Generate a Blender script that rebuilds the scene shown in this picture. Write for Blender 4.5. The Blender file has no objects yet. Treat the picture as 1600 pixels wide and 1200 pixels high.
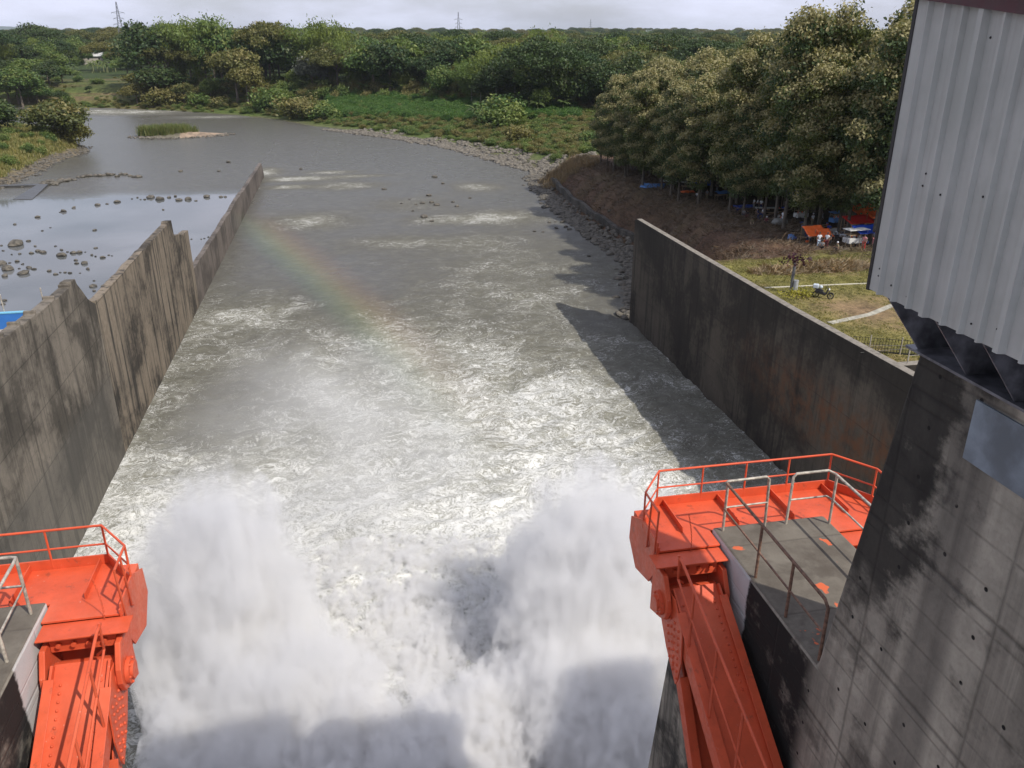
import bpy, bmesh, math, random
import numpy as np
from mathutils import Vector, Matrix, Euler, Quaternion

C = bpy.context.scene
R = math.radians
random.seed(7); RNG = np.random.default_rng(7)

# ------------------------------------------------------------------ camera
H = 35.0; PITCH = R(22.9); YAW = R(11.0); FPX = 1300.0
cam = bpy.data.objects.new('camera', bpy.data.cameras.new('camera'))
C.collection.objects.link(cam)
cam.location = (0, 0, H)
cam.rotation_euler = (math.pi/2 - PITCH, 0, -YAW)
cam.data.sensor_width = 36; cam.data.lens = FPX/1600*36
cam.data.clip_start = 0.1; cam.data.clip_end = 20000
C.camera = cam

# ------------------------------------------------------------------ sun, sky, exposure
SUN = Vector((7.7, -9.1, 13.2)).normalized()          # towards the sun
SUN_EL = math.asin(SUN.z); SUN_AZ = math.atan2(SUN.x, SUN.y)
sl = bpy.data.lights.new('sun', 'SUN'); sl.energy = 4.0; sl.angle = R(0.6); sl.color = (1.0, 0.95, 0.87)
sun = bpy.data.objects.new('sun', sl); C.collection.objects.link(sun)
sun.rotation_euler = SUN.to_track_quat('Z', 'Y').to_euler(); sun.location = (30, -30, 80)

w = bpy.data.worlds.new('World'); C.world = w; w.use_nodes = True
nt = w.node_tree; N = nt.nodes; L = nt.links; N.clear()
sky = N.new('ShaderNodeTexSky'); sky.sky_type = 'NISHITA'; sky.sun_disc = False
sky.sun_elevation = SUN_EL; sky.sun_rotation = SUN_AZ
sky.air_density = 1.0; sky.dust_density = 2.0; sky.ozone_density = 1.2
tc = N.new('ShaderNodeTexCoord')
mp = N.new('ShaderNodeMapping'); mp.inputs['Scale'].default_value = (1, 1, 3.6)
nz = N.new('ShaderNodeTexNoise'); nz.inputs['Scale'].default_value = 3.1; nz.inputs['Detail'].default_value = 7; nz.inputs['Roughness'].default_value = .55
rp = N.new('ShaderNodeMapRange'); rp.inputs[1].default_value = .36; rp.inputs[2].default_value = .66; rp.interpolation_type = 'SMOOTHSTEP'
rp.inputs[3].default_value = .40; rp.inputs[4].default_value = 1.0
mx = N.new('ShaderNodeMix'); mx.data_type = 'RGBA'; mx.inputs[7].default_value = (7.5, 7.8, 9.6, 1)
bg = N.new('ShaderNodeBackground'); bg.inputs['Strength'].default_value = 0.10
wo = N.new('ShaderNodeOutputWorld')
L.new(tc.outputs['Generated'], mp.inputs['Vector']); L.new(mp.outputs[0], nz.inputs['Vector'])
L.new(nz.outputs[0], rp.inputs[0]); L.new(rp.outputs[0], mx.inputs[0])
L.new(sky.outputs[0], mx.inputs[6]); L.new(mx.outputs[2], bg.inputs['Color']); L.new(bg.outputs[0], wo.inputs[0])

C.view_settings.view_transform = 'Standard'; C.view_settings.look = 'None'
C.view_settings.exposure = 0.15; C.view_settings.gamma = 1
C.cycles.max_bounces = 10; C.cycles.diffuse_bounces = 3; C.cycles.glossy_bounces = 3
C.cycles.transmission_bounces = 4; C.cycles.transparent_max_bounces = 12; C.cycles.volume_bounces = 8
C.cycles.use_denoising = True
try:
    C.cycles.denoiser = 'OPENIMAGEDENOISE'; C.cycles.denoising_input_passes = 'RGB_ALBEDO_NORMAL'
except Exception: pass
C.cycles.caustics_reflective = False; C.cycles.caustics_refractive = False
C.cycles.volume_step_rate = 1.0; C.cycles.volume_max_steps = 256
C.cycles.sample_clamp_indirect = 6

# ------------------------------------------------------------------ photo-pixel to world helpers (1600x1200)
_cp, _sp, _cy, _sy = math.cos(PITCH), math.sin(PITCH), math.cos(YAW), math.sin(YAW)
def ray(px, py):
    u = px-800; v = py-600
    f = FPX*_cp - v*_sp; d = v*_cp + FPX*_sp
    return Vector((u*_cy + f*_sy, -u*_sy + f*_cy, -d))
def atz(px, py, z=0.0):
    r = ray(px, py); t = (z-H)/r.z; return Vector((r.x*t, r.y*t, z))
def atx(px, py, x):
    r = ray(px, py); t = x/r.x; return Vector((x, r.y*t, H+r.z*t))
def aty(px, py, y):
    r = ray(px, py); t = y/r.y; return Vector((r.x*t, y, H+r.z*t))

# ------------------------------------------------------------------ noise in numpy
_perm = RNG.permutation(512); _perm = np.concatenate([_perm]*3)
_ang = RNG.random(512)*2*math.pi; _gx, _gy = np.cos(_ang), np.sin(_ang)
def perlin(x, y):
    x = np.asarray(x, float); y = np.asarray(y, float)
    xi = np.floor(x).astype(int); yi = np.floor(y).astype(int); xf = x-xi; yf = y-yi
    u = xf**3*(xf*(xf*6-15)+10); v = yf**3*(yf*(yf*6-15)+10)
    def g(i, j, dx, dy):
        h = _perm[_perm[i & 511] + (j & 511)]; return _gx[h]*dx + _gy[h]*dy
    a = g(xi, yi, xf, yf); b = g(xi+1, yi, xf-1, yf); c = g(xi, yi+1, xf, yf-1); d = g(xi+1, yi+1, xf-1, yf-1)
    return ((a+(b-a)*u) + ((c+(d-c)*u)-(a+(b-a)*u))*v)*1.5
def fbm(x, y, o=4, r=.5):
    s = 0; a = 1; t = 0
    for k in range(o):
        s = s + a*perlin(x*2**k+17*k, y*2**k-9*k); t += a; a *= r
    return s/t
def sstep(a, b, x):
    t = np.clip((np.asarray(x, float)-a)/(b-a), 0, 1); return t*t*(3-2*t)

# ------------------------------------------------------------------ tagging and mesh helpers
def tag(o, label=None, cat=None, group=None, kind=None):
    if label: o['label'] = label
    if cat: o['category'] = cat
    if group: o['group'] = group
    if kind: o['kind'] = kind
    return o
def empty(name, loc=(0, 0, 0), rz=0):
    o = bpy.data.objects.new(name, None); C.collection.objects.link(o)
    o.location = loc; o.rotation_euler = (0, 0, rz); return o
def link(name, me, mat=None, parent=None):
    if mat is not None and not me.materials:
        for m in (mat if isinstance(mat, (list, tuple)) else [mat]): me.materials.append(m)
    o = bpy.data.objects.new(name, me); C.collection.objects.link(o)
    if parent: o.parent = parent
    return o
def np_mesh(name, V, F, smooth=False):
    V = np.asarray(V, np.float32); F = np.asarray(F, np.int32)
    me = bpy.data.meshes.new(name); k = F.shape[1]
    me.vertices.add(len(V)); me.vertices.foreach_set('co', V.ravel())
    me.loops.add(F.size); me.loops.foreach_set('vertex_index', F.ravel())
    me.polygons.add(len(F)); me.polygons.foreach_set('loop_start', np.arange(0, F.size, k, dtype=np.int32))
    me.update(calc_edges=True)
    if smooth: me.polygons.foreach_set('use_smooth', np.ones(len(F), bool))
    return me
def set_attr(me, name, vals, typ='FLOAT'):
    a = me.attributes.new(name, typ, 'POINT')
    if typ == 'FLOAT': a.data.foreach_set('value', np.asarray(vals, np.float32))
    else: a.data.foreach_set('color', np.asarray(vals, np.float32).ravel())
class MB:
    def __init__(s): s.v = []; s.f = []; s.sm = []
    def add(s, vs, fs, smooth=False):
        b = len(s.v); s.v += [tuple(v) for v in vs]; s.f += [tuple(b+i for i in f) for f in fs]; s.sm += [smooth]*len(fs); return s
    def box(s, a, b, M=None):
        x0, y0, z0 = a; x1, y1, z1 = b
        vs = [Vector(p) for p in ((x0,y0,z0),(x1,y0,z0),(x1,y1,z0),(x0,y1,z0),(x0,y0,z1),(x1,y0,z1),(x1,y1,z1),(x0,y1,z1))]
        if M: vs = [M @ v for v in vs]
        return s.add(vs, [(0,3,2,1),(4,5,6,7),(0,1,5,4),(1,2,6,5),(2,3,7,6),(3,0,4,7)])
    def prism(s, poly, off):
        n = len(poly); off = Vector(off); a = [Vector(p) for p in poly]; b = [p+off for p in a]
        nrm = Vector()
        for i in range(n): nrm += a[i].cross(a[(i+1) % n])
        if nrm.dot(off) > 0: fs = [tuple(range(n-1, -1, -1)), tuple(range(n, 2*n))] + [(i, (i+1) % n, n+(i+1) % n, n+i) for i in range(n)]
        else: fs = [tuple(range(n)), tuple(range(2*n-1, n-1, -1))] + [(i, n+i, n+(i+1) % n, (i+1) % n) for i in range(n)]
        return s.add(a+b, fs)
    def tube(s, pts, r, n=10, r2=None, caps=True):
        pts = [Vector(p) for p in pts]; m = len(pts)
        rs = r if isinstance(r, (list, tuple)) else [r + ((r2-r)*i/(m-1) if r2 is not None else 0) for i in range(m)]
        vs = []; up = None
        for i, p in enumerate(pts):
            t = (pts[min(i+1, m-1)]-pts[max(i-1, 0)]).normalized()
            if up is None:
                up = Vector((0, 0, 1)) if abs(t.z) < .9 else Vector((1, 0, 0))
            a = t.cross(up).normalized(); b = a.cross(t).normalized(); up = b
            for k in range(n):
                th = 2*math.pi*k/n; vs.append(p + (a*math.cos(th)+b*math.sin(th))*rs[i])
        fs = [(i*n+k, i*n+(k+1) % n, (i+1)*n+(k+1) % n, (i+1)*n+k) for i in range(m-1) for k in range(n)]
        s.add(vs, fs, True)
        if caps: s.add(vs[:n], [tuple(range(n-1, -1, -1))]); s.add(vs[-n:], [tuple(range(n))])
        return s
    def ball(s, c, r, n=8, m=5, sc=(1, 1, 1)):
        c = Vector(c); vs = [c+Vector((0, 0, -r*sc[2]))]
        for j in range(1, m):
            ph = -math.pi/2 + math.pi*j/m
            for k in range(n):
                th = 2*math.pi*k/n; vs.append(c+Vector((r*sc[0]*math.cos(ph)*math.cos(th), r*sc[1]*math.cos(ph)*math.sin(th), r*sc[2]*math.sin(ph))))
        vs.append(c+Vector((0, 0, r*sc[2]))); e = len(vs)-1
        fs = [(0, 1+(k+1) % n, 1+k) for k in range(n)]
        for j in range(m-2):
            for k in range(n): fs.append((1+j*n+k, 1+j*n+(k+1) % n, 1+(j+1)*n+(k+1) % n, 1+(j+1)*n+k))
        fs += [(1+(m-2)*n+k, 1+(m-2)*n+(k+1) % n, e) for k in range(n)]
        return s.add(vs, fs, True)
    def build(s, name, mat, parent=None, bevel=0):
        me = bpy.data.meshes.new(name); me.from_pydata([tuple(v) for v in s.v], [], s.f)
        me.polygons.foreach_set('use_smooth', s.sm); me.update()
        o = link(name, me, mat, parent)
        if bevel:
            b = o.modifiers.new('b', 'BEVEL'); b.width = bevel; b.segments = 2; b.limit_method = 'ANGLE'; b.angle_limit = R(50)
        return o
def kids(o): return [c for c in bpy.data.objects if c.parent == o]
_kidcache = {}
def copy_tree(o, loc=None, rz=None, parent=None, **props):
    if o.name not in _kidcache: _kidcache[o.name] = kids(o)
    c = o.copy(); C.collection.objects.link(c)
    if parent: c.parent = parent
    if loc is not None: c.location = loc
    if rz is not None: c.rotation_euler = (c.rotation_euler.x, c.rotation_euler.y, rz)
    for k, v in props.items(): c[k] = v
    for ch in _kidcache[o.name]: copy_tree(ch, parent=c)
    return c

# ------------------------------------------------------------------ materials
class NT:
    """small wrapper for building node trees"""
    def __init__(s, name, volume=False):
        s.m = bpy.data.materials.new(name); s.m.use_nodes = True; s.t = s.m.node_tree; s.t.nodes.clear()
        s.out = s.t.nodes.new('ShaderNodeOutputMaterial'); s._tc = None
    def n(s, typ, ins={}, **kw):
        d = s.t.nodes.new('ShaderNode'+typ)
        for k, v in kw.items(): setattr(d, k, v)
        for k, v in ins.items(): s.set(d.inputs[k], v)
        return d
    def set(s, sock, v):
        if isinstance(v, bpy.types.NodeSocket): s.t.links.new(v, sock)
        elif isinstance(v, bpy.types.Node): s.t.links.new(v.outputs[0], sock)
        else:
            if isinstance(v, (tuple, list)) and len(v) == 3 and sock.type == 'RGBA': v = (*v, 1)
            sock.default_value = v
    def obj(s):
        if not s._tc: s._tc = s.n('TexCoord')
        return s._tc.outputs['Object']
    def pos(s): return s.n('NewGeometry').outputs['Position']
    def map(s, vec, scale=(1, 1, 1), loc=(0, 0, 0), rot=(0, 0, 0)):
        return s.n('Mapping', {'Vector': vec, 'Scale': scale, 'Location': loc, 'Rotation': rot}).outputs[0]
    def noise(s, vec, scale, detail=4, rough=.5, dist=0.0, **kw):
        return s.n('TexNoise', {'Vector': vec, 'Scale': scale, 'Detail': detail, 'Roughness': rough, 'Distortion': dist}, **kw).outputs[0]
    def math(s, op, a, b=0.0, c=0.0, clamp=False):
        d = s.n('Math', operation=op, use_clamp=clamp); s.set(d.inputs[0], a); s.set(d.inputs[1], b)
        if op in ('MULTIPLY_ADD', 'COMPARE'): s.set(d.inputs[2], c)
        return d.outputs[0]
    def ramp(s, v, a, b, c=0.0, d=1.0, smooth=True):
        return s.n('MapRange', {0: v, 1: a, 2: b, 3: c, 4: d}, interpolation_type='SMOOTHSTEP' if smooth else 'LINEAR').outputs[0]
    def mix(s, f, a, b, blend='MIX'):
        d = s.n('Mix', data_type='RGBA', blend_type=blend); s.set(d.inputs[0], f); s.set(d.inputs[6], a); s.set(d.inputs[7], b); return d.outputs[2]
    def sep(s, v): return s.n('SeparateXYZ', {0: v}).outputs
    def attr(s, name): return s.n('Attribute', attribute_name=name).outputs
    def bump(s, h, strength=.5, dist=.1, normal=None):
        d = s.n('Bump', {'Height': h, 'Strength': strength, 'Distance': dist})
        if normal is not None: s.set(d.inputs['Normal'], normal)
        return d.outputs[0]
    def pbr(s, col, rough=.7, metal=0.0, normal=None, spec=.5, **kw):
        d = s.n('BsdfPrincipled', {'Base Color': col, 'Roughness': rough, 'Metallic': metal, 'Specular IOR Level': spec})
        for k, v in kw.items(): s.set(d.inputs[k], v)
        if normal is not None: s.set(d.inputs['Normal'], normal)
        s.t.links.new(d.outputs[0], s.out.inputs['Surface']); return s.m

def plain(name, col, rough=.6, metal=0.0, var=.15, scale=6.0, bump=.0):
    t = NT(name); p = t.obj(); n = t.noise(p, scale, 5, .6)
    c = t.mix(t.ramp(n, .3, .7), tuple(c*(1-var) for c in col), tuple(min(1, c*(1+var)) for c in col))
    return t.pbr(c, t.ramp(n, .2, .8, max(.05, rough-.1), min(1, rough+.1)), metal, t.bump(n, bump, .02) if bump else None)

def concrete(name, base, dark, mould=.5, thr=(.42, .62), streak=.6, board=.6, lift=2.4, vline=3.0, axis='y', holes=True, patch_scale=.25, extra=None):
    """board-marked concrete: horizontal form lines, lift joints, tie holes, run-down streaks and mould patches"""
    t = NT(name); p = t.pos(); xyz = t.sep(p); a = xyz[1] if axis == 'y' else xyz[0]; z = xyz[2]
    n1 = t.noise(p, patch_scale, 8, .62, .4); n2 = t.noise(p, 2.2, 6, .65); n3 = t.noise(p, 14, 4, .6)
    st = t.noise(t.map(p, (1.3, 1.3, .09)), 1.0, 6, .62, .2); st2 = t.noise(t.map(p, (4.5, 4.5, .16)), 1.0, 5, .6)
    c = t.mix(t.ramp(n2, .25, .75), tuple(b*.78 for b in base), tuple(b*1.18 for b in base))
    c = t.mix(t.math('MULTIPLY', t.ramp(n3, .5, .75), .35), c, tuple(b*.6 for b in base))
    c = t.mix(t.math('MULTIPLY', t.ramp(st, .46, .66), streak), c, dark)
    c = t.mix(t.math('MULTIPLY', t.ramp(st2, .56, .7), streak*.45), c, tuple(b*1.45 for b in base))
    m = t.ramp(t.math('ADD', n1, t.math('MULTIPLY', t.math('SUBTRACT', n2, .5), .35)), thr[0], thr[1])
    c = t.mix(t.math('MULTIPLY', m, mould), c, tuple(d*.55 for d in dark))
    def lines(co, period, wdt, jitter=.02):
        q = t.math('ADD', co, t.math('MULTIPLY', t.math('SUBTRACT', n2, .5), jitter))
        fr = t.math('FRACT', t.math('DIVIDE', q, period)); d = t.math('ABSOLUTE', t.math('SUBTRACT', fr, .5))
        return t.ramp(d, .5-wdt/period, .5, 0, 1, False)
    bl = lines(z, board, .035); ll = lines(z, lift, .06, .06); vl = lines(a, vline, .05, .05)
    ln = t.math('MAXIMUM', t.math('MULTIPLY', bl, t.ramp(n2, .35, .62, .15, .8)), t.math('MAXIMUM', ll, t.math('MULTIPLY', vl, .8)))
    c = t.mix(t.math('MULTIPLY', ln, .55), c, tuple(d*.45 for d in dark))
    h = t.math('ADD', t.math('MULTIPLY', ln, -.8), t.math('ADD', t.math('MULTIPLY', n2, .5), t.math('MULTIPLY', n3, .25)))
    if holes:
        fa = t.math('SUBTRACT', t.math('FRACT', t.math('DIVIDE', a, vline/3)), .37); fz = t.math('SUBTRACT', t.math('FRACT', t.math('DIVIDE', z, lift/3)), .43)
        dd = t.math('ADD', t.math('POWER', t.math('MULTIPLY', fa, vline/3), 2), t.math('POWER', t.math('MULTIPLY', fz, lift/3), 2))
        ho = t.ramp(dd, .0009, .0016, 1, 0, False)
        ho = t.math('MULTIPLY', ho, t.ramp(t.noise(p, .9, 1), .46, .5))
        c = t.mix(ho, c, (.012, .011, .01)); h = t.math('SUBTRACT', h, ho)
    if extra: c = extra(t, c, p, xyz, n1, n2)
    return t.pbr(c, .88, 0, t.bump(h, .55, .03), .25)

# ================================================================== WATER
def water_mesh():
    ys = np.concatenate([np.arange(14, 75, .38), np.arange(75, 140, .55), np.arange(140, 250, .9), np.arange(250, 420, 3), np.arange(420, 900, 12)])
    xs = np.concatenate([np.arange(-900, -130, 35), np.arange(-130, -26, 2.0), np.arange(-26, 42, .38), np.arange(42, 72, 1.5)])
    X, Y = np.meshgrid(xs, ys)
    calm = (1-sstep(-23, -21.4, X))*(1-sstep(203, 215, Y+.05*X))               # the pond left of the wall
    chan = sstep(-21.8, -19, X)
    amp = .62*np.exp(-((Y-20)/42)**2) + .16*np.exp(-((Y-90)/70)**2) + .05
    amp = amp*np.clip(chan, .25, 1)*(1-calm)
    wx = X + 2.2*fbm(X*.09, Y*.09, 3); wy = Y + 2.2*fbm(X*.09+40, Y*.09+7, 3)
    h = (1-np.abs(fbm(wx*.16, wy*.2, 5, .55))*2.4)*.9 + fbm(wx*.5, wy*.55, 4, .55)*.8
    Z = amp*h - .25*amp
    # boil under the jets
    b = np.exp(-(((X-1)/10)**2 + ((Y-33)/8)**2)); Z += b*(2.2 + 1.6*fbm(X*.3, Y*.3, 5, .6))
    Z += 1.0*np.exp(-(((X-0)/8)**2 + ((Y-47)/4)**2))*(1+fbm(X*.25, Y*.25, 4))
    n = fbm(X*.035+3, Y*.028, 4, .55); n2 = fbm(X*.09, Y*.11+20, 3)
    foam = np.interp(Y, [14, 46, 54, 66, 80, 96, 118, 150, 185, 240, 600], [1, 1, .9, .76, .60, .48, .37, .26, .17, .16, .08])
    foam = foam + .34*n*np.exp(-((Y-80)/60)**2) + .06*n2
    # darker race down the left side near the wall, bright one along the middle
    foam -= .20*np.exp(-((X+13)/7)**2)*np.exp(-((Y-82)/14)**2)
    foam += .16*np.exp(-((X+17)/5)**2)*sstep(72, 60, Y)
    foam -= .30*sstep(22, 31, X)*np.exp(-((Y-62)/30)**2)
    foam -= .08*np.exp(-((X+2)/12)**2)*np.exp(-((Y-125)/22)**2)
    def rap(x, y, sx, sy, a): return a*np.exp(-(((X-x)/sx)**2 + ((Y-y)/sy)**2))
    for r in ((-4, 236, 7, 4, .3), (-15, 214, 5, 4, .35), (4, 228, 7, 3, .3), (-12, 226, 9, 5, .42), (0, 213, 8, 8, .3), (-22, 240, 4, 10, .4), (-8, 172, 8, 10, .28), (14, 186, 9, 10, .22), (31, 168, 9, 8, .32), (31, 205, 6, 9, .3), (18, 168, 8, 5, .2),
              (-95, 440, 26, 14, .42), (-58, 410, 16, 8, .34), (-130, 455, 30, 16, .4), (8, 150, 8, 6, .16), (-14, 112, 6, 5, .15), (24, 145, 8, 10, .15)): foam = foam + rap(r[0], r[1], r[2]*1.15, r[3]*.9, r[4]*1.0)
    foam -= .38*sstep(-10.5, -13, X)*sstep(50, 42, Y)
    foam = foam*(1-calm)
    foam[:] = np.where((X < -24) & (Y < 400), foam*.35, foam)
    nY, nX = X.shape; idx = np.arange(nX*nY).reshape(nY, nX)
    F = np.stack([idx[:-1, :-1], idx[:-1, 1:], idx[1:, 1:], idx[1:, :-1]], -1).reshape(-1, 4)
    me = np_mesh('river', np.stack([X, Y, Z], -1).reshape(-1, 3), F, True)
    set_attr(me, 'foam', np.clip(foam, 0, 1).ravel()); set_attr(me, 'calm', calm.ravel())
    return me
def water_mat():
    t = NT('river_water'); p = t.pos(); foam = t.attr('foam')['Fac']; calm = t.attr('calm')['Fac']
    wv = t.n('TexNoise', {'Vector': p, 'Scale': .22, 'Detail': 4, 'Roughness': .55}).outputs['Color']
    wp = t.n('VectorMath', {0: p, 1: t.n('VectorMath', {0: t.n('VectorMath', {0: wv, 1: (.5, .5, .5)}, operation='SUBTRACT').outputs[0], 1: (7, 7, 2)}, operation='MULTIPLY').outputs[0]}, operation='ADD').outputs[0]
    ps = t.map(wp, (.8, 1.15, 1))
    a = t.noise(ps, .60, 9, .64, .8); b = t.noise(ps, 1.9, 7, .64, .6); c = t.noise(p, 6.5, 4, .6, .3)
    def ridge(x, k): return t.math('SUBTRACT', 1.0, t.math('MULTIPLY', t.math('ABSOLUTE', t.math('SUBTRACT', x, .5)), k), clamp=True)
    r1 = ridge(a, 13); r2 = ridge(b, 9)
    r3 = ridge(t.noise(ps, 5.2, 5, .62, .5), 6.5)
    r = t.math('MAXIMUM', t.math('MAXIMUM', r1, t.math('MULTIPLY', r2, .9)), t.math('MULTIPLY', r3, .80))
    r = t.math('ADD', t.math('MULTIPLY', r, .72), t.math('MULTIPLY', c, .30))
    blot = t.noise(wp, .16, 6, .6)                                   # larger patches of broken foam
    amt = t.math('ADD', foam, t.math('MULTIPLY', t.math('SUBTRACT', blot, .5), .75))
    thr = t.ramp(amt, 0.0, 1.0, 1.02, .50, False)
    m = t.ramp(t.math('SUBTRACT', r, thr), t.ramp(foam, .2, .7, .0, -.05), t.ramp(foam, .2, .7, .07, .16))
    m = t.math('MULTIPLY', m, t.ramp(foam, .02, .12))
    aer = t.ramp(foam, .15, .95)                                      # air stirred into the water lightens it
    deep = t.mix(aer, (.092, .087, .074), (.175, .168, .120))
    deep = t.mix(t.math('MULTIPLY', t.ramp(t.noise(wp, .55, 5, .6), .4, .7), .35), deep, (.16, .155, .12))
    deep = t.mix(calm, deep, t.mix(t.ramp(t.noise(p, .035, 3), .35, .65), (.095, .10, .098), (.16, .163, .165)))
    soft = t.ramp(t.math('ADD', t.math('MULTIPLY', t.noise(ps, .9, 8, .66, .5), 1.0), t.math('MULTIPLY', amt, .55)), .62, 1.12)
    deep = t.mix(t.math('MULTIPLY', soft, t.ramp(foam, .22, .65, 0, .78)), deep, (.40, .395, .335))
    col = t.mix(t.math('MULTIPLY', m, t.ramp(foam, 0, .5, .8, .97)), deep, (.72, .715, .67))
    h = t.math('ADD', t.math('MULTIPLY', a, .8), t.math('ADD', t.math('MULTIPLY', b, .5), t.math('MULTIPLY', m, .10)))
    fine = t.noise(t.map(p, (1, 1.6, 1)), 2.4, 5, .6, .4)
    hh = t.math('ADD', h, t.math('MULTIPLY', fine, .25))
    st = t.math('MULTIPLY', t.math('SUBTRACT', 1.0, t.math('MULTIPLY', calm, .985)), t.ramp(foam, .05, .5, .36, .72))
    d = t.n('Bump', {'Height': hh, 'Distance': .5}); t.set(d.inputs['Strength'], st)
    rough = t.math('ADD', t.math('MULTIPLY', t.math('MAXIMUM', m, t.ramp(foam, .1, .5)), .5), t.ramp(calm, 0, 1, .24, .04))
    return t.pbr(col, rough, 0, d.outputs[0], t.ramp(foam, .1, .6, .5, .22), IOR=1.33)
river = link('river', water_mesh(), water_mat()); tag(river, kind='structure')

# ================================================================== TRAINING WALLS
def wall_extra_left(t, c, p, xyz, n1, n2):
    low = t.ramp(t.math('ADD', xyz[2], t.math('MULTIPLY', n2, 2.5)), 8.2, 10.2, 1, 0)
    near = t.ramp(xyz[1], 68, 78, 1, 0)
    return t.mix(t.math('MULTIPLY', t.math('MULTIPLY', low, near), .55), c, (.085, .08, .07))
def wall_extra_right(t, c, p, xyz, n1, n2):
    k = t.math('MULTIPLY', t.ramp(xyz[1], 50, 74, 1, 0), t.math('MULTIPLY', t.ramp(xyz[2], 3, 6.5), t.ramp(xyz[2], 8, 11.5, 1, 0)))
    c = t.mix(t.math('MULTIPLY', k, t.ramp(t.noise(p, .8, 6, .65), .35, .7)), c, (.11, .047, .02))
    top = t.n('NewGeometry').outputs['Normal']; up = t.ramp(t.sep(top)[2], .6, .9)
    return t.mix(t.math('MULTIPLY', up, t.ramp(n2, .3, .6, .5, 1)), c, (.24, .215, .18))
M_LW1 = concrete('near_wall_concrete', (.185, .160, .128), (.045, .04, .032), .75, (.42, .62), .75, 1.9, 3.8, 4.6, patch_scale=.16, extra=wall_extra_left)
M_LW2 = concrete('middle_wall_concrete', (.205, .168, .125), (.035, .032, .028), .85, (.43, .6), .95, 7.0, 14, 7.5, patch_scale=.10, holes=False)
M_LW3 = concrete('low_wall_concrete', (.16, .135, .115), (.05, .043, .036), .6, (.42, .62), .7, 9, 18, 14, patch_scale=.13, holes=False)
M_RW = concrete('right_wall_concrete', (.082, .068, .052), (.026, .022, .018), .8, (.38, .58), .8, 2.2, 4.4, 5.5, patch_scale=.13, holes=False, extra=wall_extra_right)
def wall_profile(name, prof, x0, th, mat, zb=-3.0, label='', bevel=.05):
    m = MB(); poly = [(x0, prof[0][0], zb)] + [(x0, y, z) for y, z in prof] + [(x0, prof[-1][0], zb)]
    m.prism(poly, (th, 0, 0)); o = m.build(name, mat, bevel=bevel); return tag(o, label, 'retaining wall', kind='thing')
# ragged formwork steps along the near wall's top
pr = []
yy = 30.0
tops = [(30, 19.2), (52.8, 17.8), (59.7, 17.35), (67.95, 17.03)]
def ztop(y): return float(np.interp(y, [a for a, b in tops], [b for a, b in tops]))
for ya, yb in ((30, 41), (41, 48), (48, 53.4), (53.4, 56.2), (56.2, 59.2), (59.2, 63.2), (63.2, 66.8)):
    pr += [(ya, ztop(ya)-.12), (yb-.01, ztop(yb)-.02), (yb, ztop(yb)-.02+.22), (yb+.25, ztop(yb)+.2)]
pr += [(67.1, 17.0), (67.3, 17.35), (68.5, 17.25), (68.7, 16.8), (69.6, 16.0), (70.6, 15.0), (71.6, 14.4), (72.3, 14.1)]
wall_profile('retaining_wall', pr, -22.3, .8, M_LW1, label='nearest grey concrete channel wall on the left with stepped top edge and dark tie holes')
pr = [(72.33, 14.3)]
for y in np.arange(74, 105, 1.4): pr.append((float(y), 14.15-.006*(y-72)+float(RNG.normal())*.05))
pr += [(105.4, 14.2), (107.4, 13.9), (107.7, 11.9), (110, 11.6), (113, 10.9), (115.6, 10.75), (117.0, 10.6)]
wall_profile('retaining_wall', pr, -22.25, .75, M_LW2, label='tall brown streaked concrete channel wall with a square notch at its far end')
pr = [(117.03, 5.3)]
for y in np.arange(120, 226, 3.5): pr.append((float(y), float(np.interp(y, [117, 227], [5.25, 4.0])) + float(RNG.normal())*.07 + (.25 if 165 < y < 182 else 0)))
pr += [(227.4, 4.1), (231.3, 1.2)]
wall_profile('retaining_wall', pr, -22.25, .75, M_LW3, label='low brown concrete divider wall running far out between the calm pond and the river')
# right wall with its cross return
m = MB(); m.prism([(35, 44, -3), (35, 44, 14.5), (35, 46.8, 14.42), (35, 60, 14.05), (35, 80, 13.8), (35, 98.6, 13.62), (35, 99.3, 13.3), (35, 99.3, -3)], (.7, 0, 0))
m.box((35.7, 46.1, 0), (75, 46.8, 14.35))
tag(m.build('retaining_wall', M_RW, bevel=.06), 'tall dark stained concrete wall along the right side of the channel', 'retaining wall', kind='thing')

# ================================================================== LAND
def x_right(y):   # right and far shoreline: land lies to its right
    return np.interp(y, [44, 99.3, 99.4, 112, 130.5, 150.7, 176.6, 206, 227, 236, 262, 288.5, 314.5, 339.9, 363, 393.8, 420, 446, 468, 490, 520, 560, 620],
                     [35.6, 35.6, 36.0, 40, 45.6, 44.1, 44.2, 46.5, 49.5, 45.9, 38.9, 29.8, 14, -4.2, -22, -37.2, -59.4, -86.4, -120.7, -170, -260, -420, -900])
def x_left(y):
    return np.interp(y, [40, 200, 226.5, 256.5, 275, 291.8, 303, 317.7, 340, 370, 400, 430], [-86, -86, -83.6, -83.9, -84.5, -81.3, -84, -92, -108, -150, -260, -900])
def level(y): return np.interp(y, [40, 78, 93, 121, 154, 208, 240, 300, 400, 600, 1200, 3000, 9000], [13.4, 13.4, 12.2, 10, 8, 5.5, 4.2, 5.2, 7.5, 10.5, 14, 26, 36])
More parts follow.
